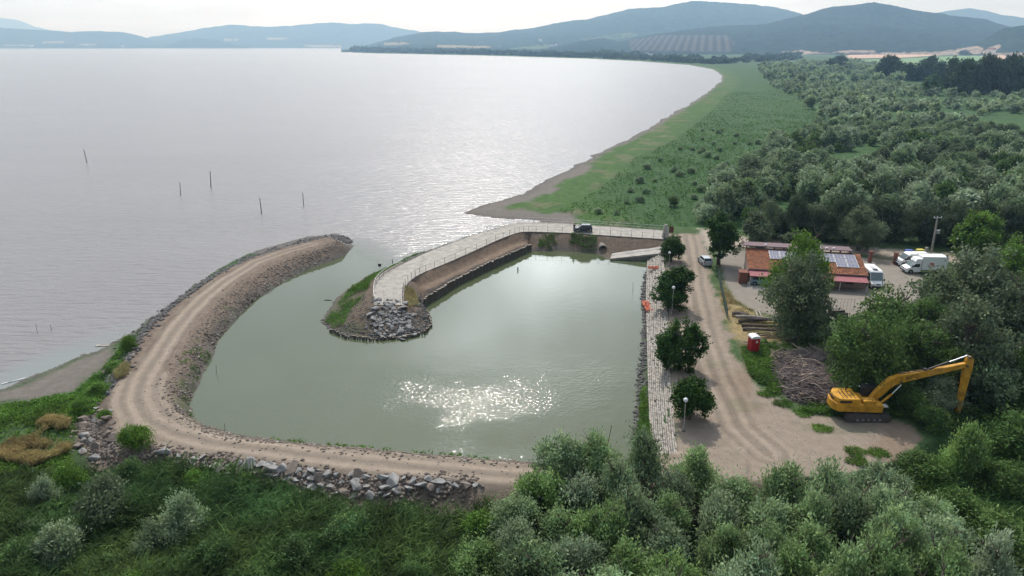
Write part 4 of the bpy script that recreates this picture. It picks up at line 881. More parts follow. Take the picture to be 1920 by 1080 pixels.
stones('rubble', 'grey rock fragments filling the slab heap at the jetty head', 'stones', ([(700, 600), (740, 600), (772, 606)], 1.2), 420, 1.0, .2, .6, M['rock_grey'], 15)
stones('rubble', 'stones and clods on the slope of the jetty head', 'stones', ([(615, 605), (640, 585), (665, 565), (690, 600)], 1.0), 900, 1.6, .08, .4, M['rock_brown'], 16)
stones('rubble', 'stones on the jetty berm behind the timber piles', 'stones', ([(795, 552), (850, 522), (920, 490), (985, 458)], 1.0), 800, .6, .05, .25, M['rock_brown'], 6)
stones('rubble', 'broken stones along the lake side of the jetty deck', 'stones', ([(760, 488), (800, 472), (850, 453), (900, 436), (950, 423), (980, 417)], 1.4), 1300, .6, .12, .5, M['rock_grey'], 8)
stones('rubble', 'dark debris at the foot of the stepped quay', 'debris', ([(1206, 505), (1204, 560), (1207, 600), (1203, 658), (1198, 716), (1195, 773), (1190, 830)], .2), 1500, .5, .15, .7, M['rock_dark'], 9)
stones('rubble', 'pebbles scattered over the turning area', 'stones', ([(1320, 600), (1400, 760), (1500, 840), (1600, 850), (1420, 870)], 1.6), 1500, 3.0, .04, .16, M['concrete'], 10)

# ------------------------------------------------------------------ jetty
DO = [(1247, 433), (1150, 426), (1060, 420), (1005, 417), (975, 418), (950, 422), (900, 437), (850, 455), (800, 474), (750, 498), (722, 513), (703, 530), (699, 550), (701, 572)]
DI = [(1245, 449), (1150, 443), (1060, 437), (1000, 435), (978, 435), (960, 440), (930, 452), (885, 473), (838, 494), (795, 511), (776, 521), (761, 535), (756, 550), (757, 573)]
PO, PI_ = PX(DO, ZC), PX(DI, ZC)
def dense(P, step=1.2):
    out = [tuple(P[0])]
    for a, b in zip(P[:-1], P[1:]):
        n = max(1, int(round(math.dist(a, b) / step)))
        for k in range(1, n + 1): out.append((a[0] + (b[0] - a[0]) * k / n, a[1] + (b[1] - a[1]) * k / n))
    return np.array(out)
def smooth(P, it=3):
    P = np.array(P, float)
    for _ in range(it):
        Q = P.copy(); Q[1:-1] = (P[:-2] + 2 * P[1:-1] + P[2:]) / 4; P = Q
    return P
U = np.linspace(0, 1, len(PO)); T_ = np.linspace(0, 1, 62)
po = smooth(np.stack([np.interp(T_, U, PO[:, i]) for i in (0, 1)], 1), 4); pi = smooth(np.stack([np.interp(T_, U, PI_[:, i]) for i in (0, 1)], 1), 4)
b = MB(); ri = random.Random(5)
for k in range(61):
    for j in range(3):
        f0, f1 = j / 3, (j + 1) / 3
        g = .012
        q = [po[k] * (1 - f0) + pi[k] * f0, po[k] * (1 - f1) + pi[k] * f1, po[k + 1] * (1 - f1) + pi[k + 1] * f1, po[k + 1] * (1 - f0) + pi[k + 1] * f0]
        c = sum(q) / 4; q = [c + (v - c) * (1 - g) for v in q]; zt = ZC + .08 + ri.uniform(-.008, .008)
        b.loft([[(*v, ZC - .35) for v in q], [(*v, zt) for v in q]])
deck = b.build('jetty_road', M['concrete']); props(deck, kind='structure')
b = MB()
for k in range(61):
    for P, sgn in ((po, 1), (pi, -1)):
        a, c = P[k], P[k + 1]; m = Vector((*((a + c) / 2), ZC - .22)); d = c - a
        b.box(m, (float(np.hypot(*d)) * 1.02, .14, .62), math.atan2(d[1], d[0]))
kb = b.build('kerb_wall', M['concrete_dark']); props(kb, 'dark stained concrete edge holding the jetty road', 'edge wall')
def rail(name, label, P, step, h, rails, mt, r=.03, z=ZC, post=.035):
    t = thing(name, label, 'railing', (float(P[0][0]), float(P[0][1]), z)); o = Vector((P[0][0], P[0][1], z)); D = dense(P, step)
    for p in D:
        pb = MB(); pb.box((0, 0, h / 2), (post * 2, post * 2, h)); ob = pb.build('post', mt, t); ob.location = Vector((*p, z)) - o
    b = MB()
    for zz in rails:
        for a, c in zip(D[:-1], D[1:]): b.tube(Vector((*a, z + zz)) - o, Vector((*c, z + zz)) - o, r, r, 6)
    b.build('rail', mt, t); return t
inn = (pi - po); inn /= np.linalg.norm(inn, axis=1)[:, None]
rail('railing', 'galvanised railing on the reed side of the jetty road, passing behind the dark car', [tuple(v) for v in (po + inn * .12)[0:28:3]], 2.6, 1.1, (.55, 1.08), M['galv'], .035)
rail('railing', 'curved pale handrail on the lake side of the jetty head', [tuple(v) for v in (po + inn * .12)[42:62:2]], 2.0, 1.0, (.5, .98), M['galv'], .035)
rail('railing', 'thin dark post and wire railing on the harbour side of the jetty road', [tuple(v) for v in (pi - inn * .12)[0:62:2]], 2.7, 1.15, (.5, 1.1), M['darksteel'], .012, post=.03)
e0, e1 = po[-1], pi[-1]
rail('railing', 'short thin railing closing the end of the jetty deck', [tuple(e0 + (e1 - e0) * .12), tuple(e0 + (e1 - e0) * .9)], 1.1, 1.1, (.55, 1.05), M['galv'], .015, post=.025)
# timber piles along the berm, and stakes round the head
def piles(name, label, line, z0, h, rad, step, seed):
    P = dense(PX(line, z0), step); rr = random.Random(seed); t = thing(name, label, 'pile wall', (float(P[0][0]), float(P[0][1]), 0))
    for p in P[:99]:
        b = MB(); hh = h + rr.uniform(-.12, .12); r_ = rad * rr.uniform(.8, 1.2); lx, ly = rr.uniform(-.06, .06), rr.uniform(-.06, .06)
        b.tube((0, 0, -1.2), (lx, ly, hh), r_, r_ * .92, 8); b.cm = 1; b.tube((lx, ly, hh + .001), (lx, ly, hh + .02), r_ * .9, r_ * .8, 8)
        o = b.build('pile', [M['pile'], M['pile_top']], t); o.location = (p[0] - P[0][0] + rr.uniform(-.06, .06), p[1] - P[0][1] + rr.uniform(-.06, .06), 0)
piles('pile_wall', 'wall of dark upright timber piles holding the jetty berm', [(797, 573), (850, 539), (900, 513), (950, 490), (994, 470)], 0, 1.3, .22, .47, 1)
piles('stake_wall', 'low ring of dark stakes round the jetty head', [(802, 588), (809, 612), (796, 626), (760, 635), (700, 639), (650, 634), (620, 622)], 0, .42, .13, .34, 2)
b = MB(); b.box((0, 0, 0), (1, 1, 1))
cul = thing('culvert_pipe', 'round concrete drain pipe opening in the earth wall below the jetty road', 'pipe', (*at(1130, 474, 0), .75))
b = MB(); n = 20
ring = lambda r, y: [(r * math.cos(2 * math.pi * k / n), y, r * math.sin(2 * math.pi * k / n)) for k in range(n)]
b.loft([ring(.62, 2.6), ring(.62, -.15), ring(.82, -.15), ring(.82, 2.6)], cap=False); b.build('pipe', M['concrete_dark'], cul)
# boat ramp
def quad_slab(name, q, z_, m, thick=.25, **kw):
    b = MB(); top = [(x, y, z) for (x, y), z in zip(q, z_)]
    b.loft([[(x, y, z - thick) for x, y, z in top], top]); return b.build(name, m)
q = [at(1144, 485, .35), at(1246, 474, 1.68), at(1250, 457, 1.68), at(1149, 472, .35)]
rp = quad_slab('boat_ramp', q, (.35, 1.68, 1.68, .35), M['concrete'], .3); props(rp, 'pale concrete boat ramp sloping down from the road towards the water', 'ramp')
rb_ = MB()
for f in (.5,):
    a = Vector((*at(1146, 479, .37), .37)); c = Vector((*at(1246, 465, 1.70), 1.70)); rb_.tube(a, c, .05, .05, 6)
o = rb_.build('kerb', M['white'], rp); o.matrix_parent_inverse = Matrix()
b = MB(); a = Vector((*at(1144, 485, .35), -.4)); c = Vector((*at(1246, 474, 1.68), -.4))
dr = (c - a); ln = dr.length; 
b.loft([[(a.x, a.y, -.5), (c.x, c.y, -.5), (c.x, c.y + .5, -.5), (a.x, a.y + .5, -.5)], [(a.x, a.y + .03, .05), (c.x, c.y + .03, 1.38), (c.x, c.y + .5, 1.38), (a.x, a.y + .5, .05)]]); b.build('ramp_wall', M['concrete_dark'], rp)
# stepped quay
QL = PX([(1214, 476), (1212, 520), (1211, 560), (1213, 640), (1215, 720), (1218, 800), (1222, 860)], .35); QR = PX([(1243, 474), (1248, 520), (1251, 560), (1254, 650), (1258, 720), (1268, 825), (1275, 885)], 1.66)
quay = thing('stepped_quay', 'long flight of weathered pale steps between the harbour water and the road', 'steps', (*QL[3], 0)); Oq = Vector((*QL[3], 0))
U = np.r_[0, np.cumsum(np.hypot(*np.diff(QL, axis=0).T))]; U /= U[-1]; nseg = 52; T_ = np.linspace(0, 1, nseg + 1)
ql = np.stack([np.interp(T_, U, QL[:, i]) for i in (0, 1)], 1); qr = np.stack([np.interp(T_, U, QR[:, i]) for i in (0, 1)], 1); NS = 6; ri = random.Random(9)
for s in range(NS):
    b = MB(); z = .38 + (1.66 - .38) * s / (NS - 1)
    for k in range(nseg):
        for j in range(2):
            f0 = (s + j * .5) / NS + .006; f1 = (s + j * .5 + .5) / NS - .008; dz = ri.uniform(-.05, .03); 
            if ri.random() < .05: dz -= .12
            e = .01 + ri.random() * .02; ta, tb = k + e, k + 1 - e
            def P_(t, f):
                i0 = int(min(t, nseg - 1e-6)); w_ = t - i0; L_ = ql[i0] * (1 - w_) + ql[i0 + 1] * w_; R__ = qr[i0] * (1 - w_) + qr[i0 + 1] * w_; v = L_ * (1 - f) + R__ * f; return v
            j1 = ri.uniform(-.006, .006)
            qd = [P_(ta, f0 + j1), P_(ta, f1 + j1), P_(tb, f1), P_(tb, f0)]
            b.loft([[(v[0] - Oq.x, v[1] - Oq.y, z - .45) for v in qd], [(v[0] - Oq.x, v[1] - Oq.y, z + dz) for v in qd]])
    b.build('step', M['plank'], quay)
def netting(label, px0, z, w_, d_, seed):
    r = random.Random(seed); n = 22; m_ = 16; x0, y0 = at(*px0, z); b = MB(); vs = []; fs = []
    for i in range(n):
        for j in range(m_):
            u = i / (n - 1); v = j / (m_ - 1)
            vs.append(((u - .5) * w_ + r.uniform(-.08, .08), (v - .5) * d_ + r.uniform(-.08, .08), r.uniform(0, .3)))
    for i in range(n - 1):
        for j in range(m_ - 1):
            if r.random() < .72: fs.append((i * m_ + j, i * m_ + j + 1, (i + 1) * m_ + j + 1, (i + 1) * m_ + j))
    b.add(vs, fs); o = b.build('orange_netting', M['orange_net']); o.location = (x0, y0, z); so = o.modifiers.new('thick', 'SOLIDIFY'); so.thickness = .015; props(o, label, 'netting', 'orange safety netting on the steps')
netting('crumpled orange netting lying across the top of the steps near the ramp', (1233, 503), 1.1, 3.2, 1.3, 1)
netting('orange netting hanging along the water edge of the steps', (1213, 575), .45, 1.0, 4.2, 2)

# ------------------------------------------------------------------ street furniture
def lamp(label, pxg, pxb):
    x, y = at(*pxb, ZB); z0 = zat(x, y); gx, gz = at_y(*pxg, y); t = thing('street_lamp', label, 'street lamp', (x, y, z0), 0, 'globe lamps along the quay road'); h = gz - z0
    b = MB(); b.tube((0, 0, 0), (0, 0, .5), .075, .07, 10); b.tube((0, 0, .5), (gx - x, 0, h - .2), .05, .035, 10); b.build('pole', M['galv'], t)
    b = MB(); b.tube((gx - x, 0, h - .26), (gx - x, 0, h - .14), .09, .11, 10); b.build('collar', M['darksteel'], t)
    b = MB(); b.ball((gx - x, 0, h + .06), .23, 12); b.build('globe', M['plastic_white'], t, smooth=True)
    b = MB(); b.box((0, 0, .02), (.3, .3, .05)); b.build('base_plate', M['darksteel'], t)
lamp('globe lamp by the boat ramp, farthest of the three quay lamps', (1255.5, 474.5), (1254, 499))
lamp('globe lamp in front of the large round tree, middle of the quay lamps', (1263, 540), (1259, 592))
lamp('globe lamp nearest the willow thicket at the foot of the quay', (1285.5, 751), (1282, 808))
# tapered pillar at the jetty entrance
x, y = at(1247, 446, ZC); t = thing('gate_pillar', 'pale ribbed tapering pillar where the jetty road meets the quay road', 'pillar', (x, y, ZC + .06), -.1)
b = MB(); b.box((0, 0, 1.15), (1.25, 1.1, 2.3), top=(.62, .62)); b.build('shaft', M['concrete'], t, .03)
b = MB()
for k in range(5):
    b.tube((-.5 + k * .25, -.57, .1), ((-.5 + k * .25) * .62, -.36, 2.25), .035, .03, 6)
b.build('rib', M['white'], t); b = MB(); b.box((0, 0, 2.45), (.7, .62, .36), top=(.7, .7)); b.build('cap', M['concrete'], t, .03)
x, y = at(1258, 441, ZC - .3); t = thing('notice_board', 'brown wooden notice board behind the ribbed pillar', 'notice board', (x, y, zat(x, y)), -.2)
b = MB(); b.box((0, 0, 1.4), (.9, .08, 1.3)); b.build('board', mat('brown_board', (.12, .05, .035), .8, .2, 3), t, .01)
for s in (-1, 1): b = MB(); b.box((s * .4, .06, 1.1), (.09, .09, 2.2)); b.build('post', M['pile'], t)
for i, (a, c) in enumerate(((1243, 449), (1254, 448), (1263, 447))):
    x, y = at(a, c, ZC - .4); b = MB(); b.box((0, 0, .3), (.55, .5, .6), top=(.85, .85)); o = b.build('concrete_block', M['concrete'], None, .03); o.location = (x, y, zat(x, y)); props(o, 'pale concrete block, %s of three by the ribbed pillar' % ('leftmost', 'middle', 'rightmost')[i], 'block', 'blocks at the jetty entrance')
def post(label, base, top, r=.06, m='darksteel', z=0, name='water_post', flag=None, group=None):
    x, y = at(*base, z); tx, tz = at_y(*top, y); b = MB(); b.tube((0, 0, -1 - z), (tx - x, 0, tz - z), r, r * .7, 7)
    if flag: b.box((tx - x, -.03, tz - z), flag)
    o = b.build(name, M[m]); o.location = (x, y, z); props(o, label, 'post', group)
WP = 'posts standing in the open lake'
post('leaning post farthest out in the lake, upper left', (163, 305), (157, 280), .13, group=WP); post('short post in the lake left of the tallest one', (338, 366), (337, 342), .10, group=WP)
post('tallest post in the lake', (395, 352), (394, 321), .13, group=WP); post('thick post in the lake nearest the breakwater', (490.5, 401), (487, 371), .11, group=WP)
post('post in the lake farthest to the right', (569.5, 387), (567.5, 361), .10, group=WP)
post('thin stake in the shallows near the left shore, taller of two', (69, 626), (67, 606), .03); post('thin stake in the shallows near the left shore, shorter of two', (97, 621), (94, 608), .03)
post('thin leaning pole in the harbour by the willow thicket', (1138, 829), (1147, 797), .04); post('thin stick in the harbour beside the stepped quay', (1187, 549), (1187, 529), .03)
post('bent stake in the harbour by the causeway bend', (404, 700), (405, 684), .03); post('thin stick at the harbour edge below the dirt track', (421, 812), (421, 794), .03)
post('stubby black marker floating in the middle of the harbour', (971, 507), (971, 501), .13, 'black', name='marker'); post('dark leaning wooden post in the grass of the jetty head', (740, 501), (735, 486), .10, 'pile', 1.0, name='mooring_post')
x, y = at(713, 513, .8); tx, tz = at_y(711, 497, y); t = thing('square_sign', 'small dark square sign on a thin pole beside the jetty head', 'sign', (x, y, .3))
b = MB(); b.tube((0, 0, 0), (0, 0, tz - .3), .03, .03, 6); b.build('pole', M['galv'], t); b = MB(); b.box((0, -.05, tz - .3), (.55, .04, .5)); b.build('plate', M['black'], t)
def board(label, px, L, W, rz, m='concrete'):
    x, y = at(*px, 0); b = MB(); b.box((0, 0, 0), (L, W, .1)); b.cm = 0; b.box((L * .1, W * .2, .06), (L * .7, W * .3, .05), .1); o = b.build('driftwood', M[m], None, .02); o.location = (x, y, .04); o.rotation_euler = (0, 0, rz); props(o, label, 'driftwood')
board('pale plank pile washed up below the riprap', (193, 648), 1.7, .6, .1, 'driftwood'); board('long pale plank floating at the lower left shore', (26, 715), 2.4, .14, .7, 'white'); board('small white scrap in the shallows by the beach, right of two', (156, 665), .6, .25, .2, 'concrete')
board('small white scrap in the shallows by the beach, left of two', (145, 671), .35, .25, .2, 'concrete'); board('pale stick floating beside the jetty head', (615, 563), 1.3, .06, -.1, 'driftwood'); board('stranded log end at the shore above the beach', (222, 640), 1.3, .2, .3, 'driftwood')

# mesh fence between the road and the driveway
def mesh_fence(label, line, h, z, m='green_mesh', dx=.16, dz=.2):
    P = dense(PX(line, z), 2.3); t = thing('mesh_fence', label, 'fence', (float(P[0][0]), float(P[0][1]), z)); o = Vector((P[0][0], P[0][1], z))
    for p in P: b = MB(); b.tube((0, 0, -.1), (0, 0, h + .1), .04, .04, 6); q = b.build('post', M[m], t); q.location = Vector((*p, z)) - o
    b = MB(); D = dense(P, dx)
    for p in D: b.box(Vector((*p, z + h / 2)) - o, (.025, .025, h))
    k = 0
    while k * dz <= h:
        for a, c in zip(P[:-1], P[1:]): b.tube(Vector((*a, z + k * dz)) - o, Vector((*c, z + k * dz)) - o, .015, .015, 4)
        k += 1
    b.build('wire_mesh', M[m], t); return t
mesh_fence('green wire mesh fence running beside the dirt road', [(1346, 517), (1352, 548), (1358, 578), (1363, 598)], 1.5, 1.55)
mesh_fence('low wire fence behind the lane left of the building', [(1372, 470), (1402, 472)], 1.3, 1.55, 'galv', .3, .4)
mesh_fence('thin yard fence seen between the two big garden trees', [(1540, 583), (1562, 578), (1600, 580)], 1.6, 1.55, 'galv', .5, .5)
# gate
gl, gr = at(1630, 492, ZB), at(1677, 495, ZB); t = thing('yard_gate', 'metal gate between two dark brick pillars behind the camper', 'gate', (*gl, ZB)); gv = Vector((gr[0] - gl[0], gr[1] - gl[1], 0))
for p in (Vector((0, 0, 0)), gv):
    b = MB(); b.box((0, 0, 1.0), (.55, .5, 2.0)); b.box((0, 0, 2.05), (.66, .6, .1)); q = b.build('gate_pillar', M['brick'], t, .015); q.location = p
for k in range(2):
    b = MB(); a = gv * (.08 + k * .43); c = gv * (.08 + (k + 1) * .43 - .01); 
    for z in (.15, .8, 1.45): b.tube(a + Vector((0, 0, z)), c + Vector((0, 0, z)), .03, .03, 6)
    for j in range(14): q = a.lerp(c, j / 13); b.box((q.x, q.y, .8), (.025, .025, 1.3))
    b.build('gate_leaf', mat('gate_paint_%d' % k, (.26, .21, .15), .7, .2, 3), t)
# utility pole
x, y = at(1745, 480, ZB); tx, tz = at_y(1758, 407, y); t = thing('utility_pole', 'leaning grey utility pole with cross arm and cable box behind the white trucks', 'utility pole', (x, y, 1.5)); top = Vector((tx - x, 0, tz - 1.5))
b = MB(); b.tube((0, 0, 0), top, .22, .14, 10); b.build('pole', M['concrete'], t)
b = MB(); b.box(top + Vector((.1, 0, -.15)), (1.5, .12, .12)); b.build('cross_arm', M['galv'], t)
for s in (-.6, 0, .7): b = MB(); b.tube(top + Vector((s, 0, -.1)), top + Vector((s, 0, .18)), .06, .05, 8); b.build('insulator', M['plastic_white'], t)
b = MB(); m_ = top * .62; b.box(m_ + Vector((.5, -.1, .1)), (.5, .4, .65)); b.tube(m_ + Vector((.2, 0, .4)), m_ + Vector((.95, 0, .5)), .04, .04, 6); b.build('cable_box', M['galv'], t, .02)
b = MB(); b.box((-.9, .2, .6), (.7, .6, 1.3)); b.box((-.9, .2, 1.45), (.45, .4, .5)); b.build('meter_box', M['concrete'], t, .03)

# ------------------------------------------------------------------ portable toilet
x, y = at(1411, 660, ZB); t = thing('portable_toilet', 'red portable toilet cabin with a rounded white roof beside the dirt road', 'toilet cabin', (x, y, zat(x, y)), .12)
b = MB(); b.box((0, 0, 1.08), (1.08, 1.08, 1.9)); 
for s in (-1, 1):
    for k in range(4): b.box((s * .55, -.4 + k * .27, 1.1), (.04, .06, 1.6))
b.build('cabin', M['red'], t, .02); b = MB(); b.box((0, 0, .07), (1.15, 1.2, .12)); b.build('skid', M['black'], t)
b = MB(); b.box((0, -.56, 1.05), (.72, .05, 1.72)); d_ = b.build('door', M['red'], t, .01); b = MB(); b.box((.27, -.60, 1.1), (.07, .03, .16)); b.build('handle', M['black'], d_)
b = MB(); b.box((.1, -.593, 1.62), (.26, .012, .24)); b.build('sticker', M['white'], d_)
b = MB(); n = 9; prof = [(-.6, 2.02)] + [(.6 * math.cos(a), 2.12 + .26 * math.sin(a)) for a in np.linspace(math.pi, 0, n)] + [(.6, 2.02)]; b.prism(prof[::-1], -.6, .6); b.build('roof', M['plastic_white'], t, .02)
b = MB(); b.tube((.3, .3, 2.2), (.3, .3, 2.55), .05, .05, 8); b.build('vent_pipe', M['plastic_white'], t)

# ------------------------------------------------------------------ logs, poles, brush
def log(name, label, p0, p1, r0, r1, z, m, bend=.15, group=None, parent=None):
    a = Vector((*at(*p0, ZB), z)); c = Vector((*at(*p1, ZB), z + .05)); d = c - a; s = Vector((-d.y, d.x, 0)).normalized(); n = 6; rings = []
    for i in range(n + 1):
        f = i / n; q = d * f + s * math.sin(f * math.pi) * bend + Vector((0, 0, math.sin(f * 3) * .05)); r_ = r0 + (r1 - r0) * f
        rings.append([q + s * r_ * math.cos(2 * math.pi * k / 8) + Vector((0, 0, r_ * math.sin(2 * math.pi * k / 8))) for k in range(8)])
    b = MB(); b.loft(rings); o = b.build(name, M[m], parent); o.location = a; props(o, label, 'log', group)
LG = 'cut trunks lying by the fence end'; gz = 1.6
log('log', 'long pale curved trunk with a cut white end, on top of the trunk heap', (1378, 603), (1462, 612), .28, .14, gz + .75, 'driftwood', .5, LG)
for i, (a, c, r_, z, m, l) in enumerate([((1385, 606), (1470, 604), .26, .3, 'trunk', 'dark trunk at the back of the heap'), ((1390, 612), (1475, 616), .24, .25, 'trunk', 'dark trunk in the middle of the heap'), ((1392, 619), (1470, 625), .22, .22, 'brush', 'grey trunk at the front of the heap'),
        ((1400, 604), (1468, 609), .22, .6, 'brush', 'grey trunk resting on the dark ones'), ((1372, 592), (1398, 594), .30, .35, 'brush', 'short thick grey trunk behind the heap by the fence'), ((1388, 597), (1400, 594), .35, .35, 'trunk', 'short black stump beside the short grey trunk')]):
    log('log', l, a, c, r_, r_ * .7, gz + z, m, .2 * (-1) ** i, LG)
LG2 = 'pale planks on the dry grass'
log('plank', 'pale plank on the dry grass, left of two', (1416, 584), (1421, 600), .09, .09, gz + .2, 'driftwood', 0, LG2); log('plank', 'pale plank on the dry grass, right of two', (1421, 584), (1428, 598), .09, .09, gz + .2, 'driftwood', 0, LG2)
rr = random.Random(12)
for i in range(9):
    y0 = 627 + i * 2.6 + rr.uniform(-3, 3); log('pole', 'thin pale pole lying in the layer behind the red toilet', (1392 + rr.uniform(0, 30), y0), (1462 + rr.uniform(0, 40), y0 + rr.uniform(-9, 10)), .06, .04, gz + .12 + rr.uniform(0, .25), 'brush_light' if i % 4 == 0 else 'trunk', rr.uniform(-.3, .3), 'thin poles laid on the ground behind the toilet')
def brush(label, poly, n, hmax, m, seed, L0=1.0, L1=3.2, rad=.022, dirx=.9, zoff=0):
    r = np.random.default_rng(seed); P = PX(poly, ZB); c0 = P.mean(0); lo, hi = P.min(0), P.max(0); c = lo + (hi - lo) * r.random((n * 3, 2)); ok = inside(c[:, 0], c[:, 1], P); c = c[ok][:n]; n = len(c)
    e = np.clip(sd(c[:, 0], c[:, 1], P), 0, 2.6) / 2.6; z = 1.5 + hmax * e ** .7 * r.uniform(.35, 1, n) + zoff; L = r.uniform(L0, L1, n); a = r.normal(size=n) * .55
    d = np.stack([np.cos(a) * dirx, np.sin(a), r.normal(size=n) * .22], 1); d /= np.linalg.norm(d, axis=1)[:, None]; p = np.stack([c[:, 0], c[:, 1], z], 1)
    k = r.normal(size=(n, 3)) * .12 * L[:, None]; s = np.cross(d, [0, 0, 1.0]); s /= np.linalg.norm(s, axis=1)[:, None]; u = np.cross(s, d); w_ = rad * r.uniform(.5, 2.2, (n, 1)); V = []
    for f, q in ((-.5, 1), (0, .8), (.5, .3)):
        ctr = p + d * L[:, None] * f + (k if f == 0 else 0)
        for an in (0, 2.09, 4.19): V.append(ctr + (s * math.cos(an) + u * math.sin(an)) * w_ * q)
    V = np.stack(V, 1).reshape(-1, 3); f4 = []
    for g in (0, 3):
        for j in range(3): f4.append((g + j, g + (j + 1) % 3, g + 3 + (j + 1) % 3, g + 3 + j))
    F = (np.array(f4)[None] + (np.arange(n) * 9)[:, None, None]).reshape(-1, 4); props(link('brush_pile', mesh_np('brush_pile', V, F, M[m])), label, 'brush pile', None, 'stuff')
BP = [(1458, 676), (1500, 664), (1545, 670), (1572, 700), (1578, 745), (1540, 760), (1490, 752), (1466, 715)]
brush('big tangled heap of dark purple brown cut branches', BP, 5200, 1.7, 'brush', 1)
brush('paler branches lying along the back of the branch heap', [(1455, 668), (1560, 662), (1565, 680), (1462, 682)], 420, 1.6, 'brush_light', 2, 2, 4.5, .035)
brush('pale twigs sticking out over the branch heap', BP, 420, 1.9, 'brush_light', 3, 1, 3, .03, .9, .1)
# dark clutter behind the big tree
for i, (px, sz, l) in enumerate([((1567, 590), (1.9, 1.1, .9), 'dark slatted crate stack near the yard fence, larger of two'), ((1580, 592), (1.0, .8, .6), 'small dark crate beside the slatted crate stack')]):
    x, y = at(*px, ZB); t = thing('wooden_crate', l, 'crate', (x, y, 1.55), .15)
    b = MB()
    for k in range(5): b.box((0, 0, sz[2] * (.1 + .2 * k)), (sz[0], sz[1], sz[2] * .14))
    b.build('slats', M['pile'], t); b = MB()
    for sx in (-1, 1):
        for sy in (-1, 1): b.box((sx * sz[0] * .46, sy * sz[1] * .46, sz[2] / 2), (.12, .12, sz[2] * 1.04))
    b.build('corner_posts', M['trunk'], t)
# ------------------------------------------------------------------ the tiled building
def tile_mat():
    m = bpy.data.materials.new('roof_tiles'); m.use_nodes = True; nt = m.node_tree; b = nt.nodes['Principled BSDF']; L = nt.links.new
    tc = N(nt, 'ShaderNodeTexCoord'); bt = N(nt, 'ShaderNodeTexBrick', Scale=1.0); bt.inputs['Brick Width'].default_value = .36; bt.inputs['Row Height'].default_value = .34; bt.inputs['Mortar Size'].default_value = .045
    bt.inputs['Color1'].default_value = (.40, .14, .05, 1); bt.inputs['Color2'].default_value = (.25, .095, .045, 1); bt.inputs['Mortar'].default_value = (.085, .035, .022, 1); L(tc.outputs['Object'], bt.inputs[0])
    no = N(nt, 'ShaderNodeTexNoise', Scale=1.3, Detail=6.0); L(tc.outputs['Object'], no.inputs['Vector']); mr = N(nt, 'ShaderNodeMapRange')
    for i, v in zip((1, 2, 3, 4), (.35, .65, .75, 1.35)): mr.inputs[i].default_value = v
    L(no.outputs['Fac'], mr.inputs[0]); vm = N(nt, 'ShaderNodeVectorMath', operation='SCALE'); L(bt.outputs[0], vm.inputs[0]); L(mr.outputs[0], vm.inputs['Scale']); L(vm.outputs[0], b.inputs['Base Color']); b.inputs['Roughness'].default_value = .9
    return m
HX, HY = 38.3, 105.3; hrz = math.atan2(-3.6, 17.6)
bld = thing('tiled_building', 'low long building with orange tiled roof, solar panels and red brown awnings', 'building', (HX, HY, 1.55), hrz)
LX = 18.0; DY = 5.7; zf, zb = 2.45, 4.05
def slope(y): return zf + (zb - zf) * y / DY
b = MB(); b.prism([(0, 0), (DY, 0), (DY, zb - .12), (0, zf - .12)], 0, 1)
b = MB(); b.add([(0.1, .1, -.2), (LX - .1, .1, -.2), (LX - .1, DY - .1, -.2), (.1, DY - .1, -.2), (.1, .1, zf - .1), (LX - .1, .1, zf - .1), (LX - .1, DY - .1, zb - .1), (.1, DY - .1, zb - .1)], [(3, 2, 1, 0), (4, 5, 6, 7), (0, 1, 5, 4), (1, 2, 6, 5), (2, 3, 7, 6), (3, 0, 4, 7)])
b.build('wall', M['render'], bld)
# tiles: real courses, each a slightly tilted strip of half-round humps
roof = MB(); nc = 16; hump = .26; nh = int(LX / hump)
for c in range(nc):
    y0 = -.35 + (DY + .35) * c / nc; y1 = -.35 + (DY + .35) * (c + 1) / nc + .04
    vs = []; 
    for k in range(nh * 4 + 1):
        x = k * LX / (nh * 4); h = .045 * abs(math.sin(k * math.pi / 4 / 1.0)) + random.uniform(-.006, .006)
        vs += [(x, y0, slope(y0) + h + .075), (x, y1, slope(y1) + h + .02)]
    roof.add(vs, [(2 * k, 2 * k + 2, 2 * k + 3, 2 * k + 1) for k in range(nh * 4)])
    roof.add([(0, y0, slope(y0) + .0), (LX, y0, slope(y0)), (LX, y0, slope(y0) + .08), (0, y0, slope(y0) + .08)], [(0, 1, 2, 3)])
roof.add([(0, -.35, slope(-.35) - .06), (LX, -.35, slope(-.35) - .06), (LX, DY, zb - .06), (0, DY, zb - .06), (0, -.35, slope(-.35) + .01), (LX, -.35, slope(-.35) + .01), (LX, DY, zb + .01), (0, DY, zb + .01)], [(3, 2, 1, 0), (4, 5, 6, 7), (0, 1, 5, 4), (1, 2, 6, 5), (2, 3, 7, 6), (3, 0, 4, 7)])
ro = roof.build('roof', tile_mat(), bld)
b = MB(); b.tube((0, -.42, slope(-.35) - .02), (LX, -.42, slope(-.35) - .02), .07, .07, 8); b.build('gutter', M['purple'], ro)
sa = math.atan2(zb - zf, DY)
def panel(x, y, w_, h_):
    t = MB(); t.X = Matrix.Translation((x, y, slope(y) + .16)) @ Matrix.Rotation(sa, 4, 'X')
    t.box((w_ / 2, h_ / 2, 0), (w_ - .05, h_ - .05, .04)); o = t.build('solar_panel', M['alu'], bld)
    g = MB(); g.X = t.X
    for i in range(3):
        for j in range(2):
            g.box((w_ / 2 + (i - 1) * (w_ - .16) / 3, h_ / 2 + (j - .5) * (h_ - .14) / 2, .026), ((w_ - .22) / 3, (h_ - .2) / 2, .012))
    g.build('cells', M['solar'], o)
pw_ = 1.68
for k in range(8):
    for j in range(2): panel(3.6 + k * pw_, 2.75 + j * 1.28, pw_, 1.26)
for k in (6, 7): panel(3.6 + k * pw_, 1.48, pw_, 1.26)
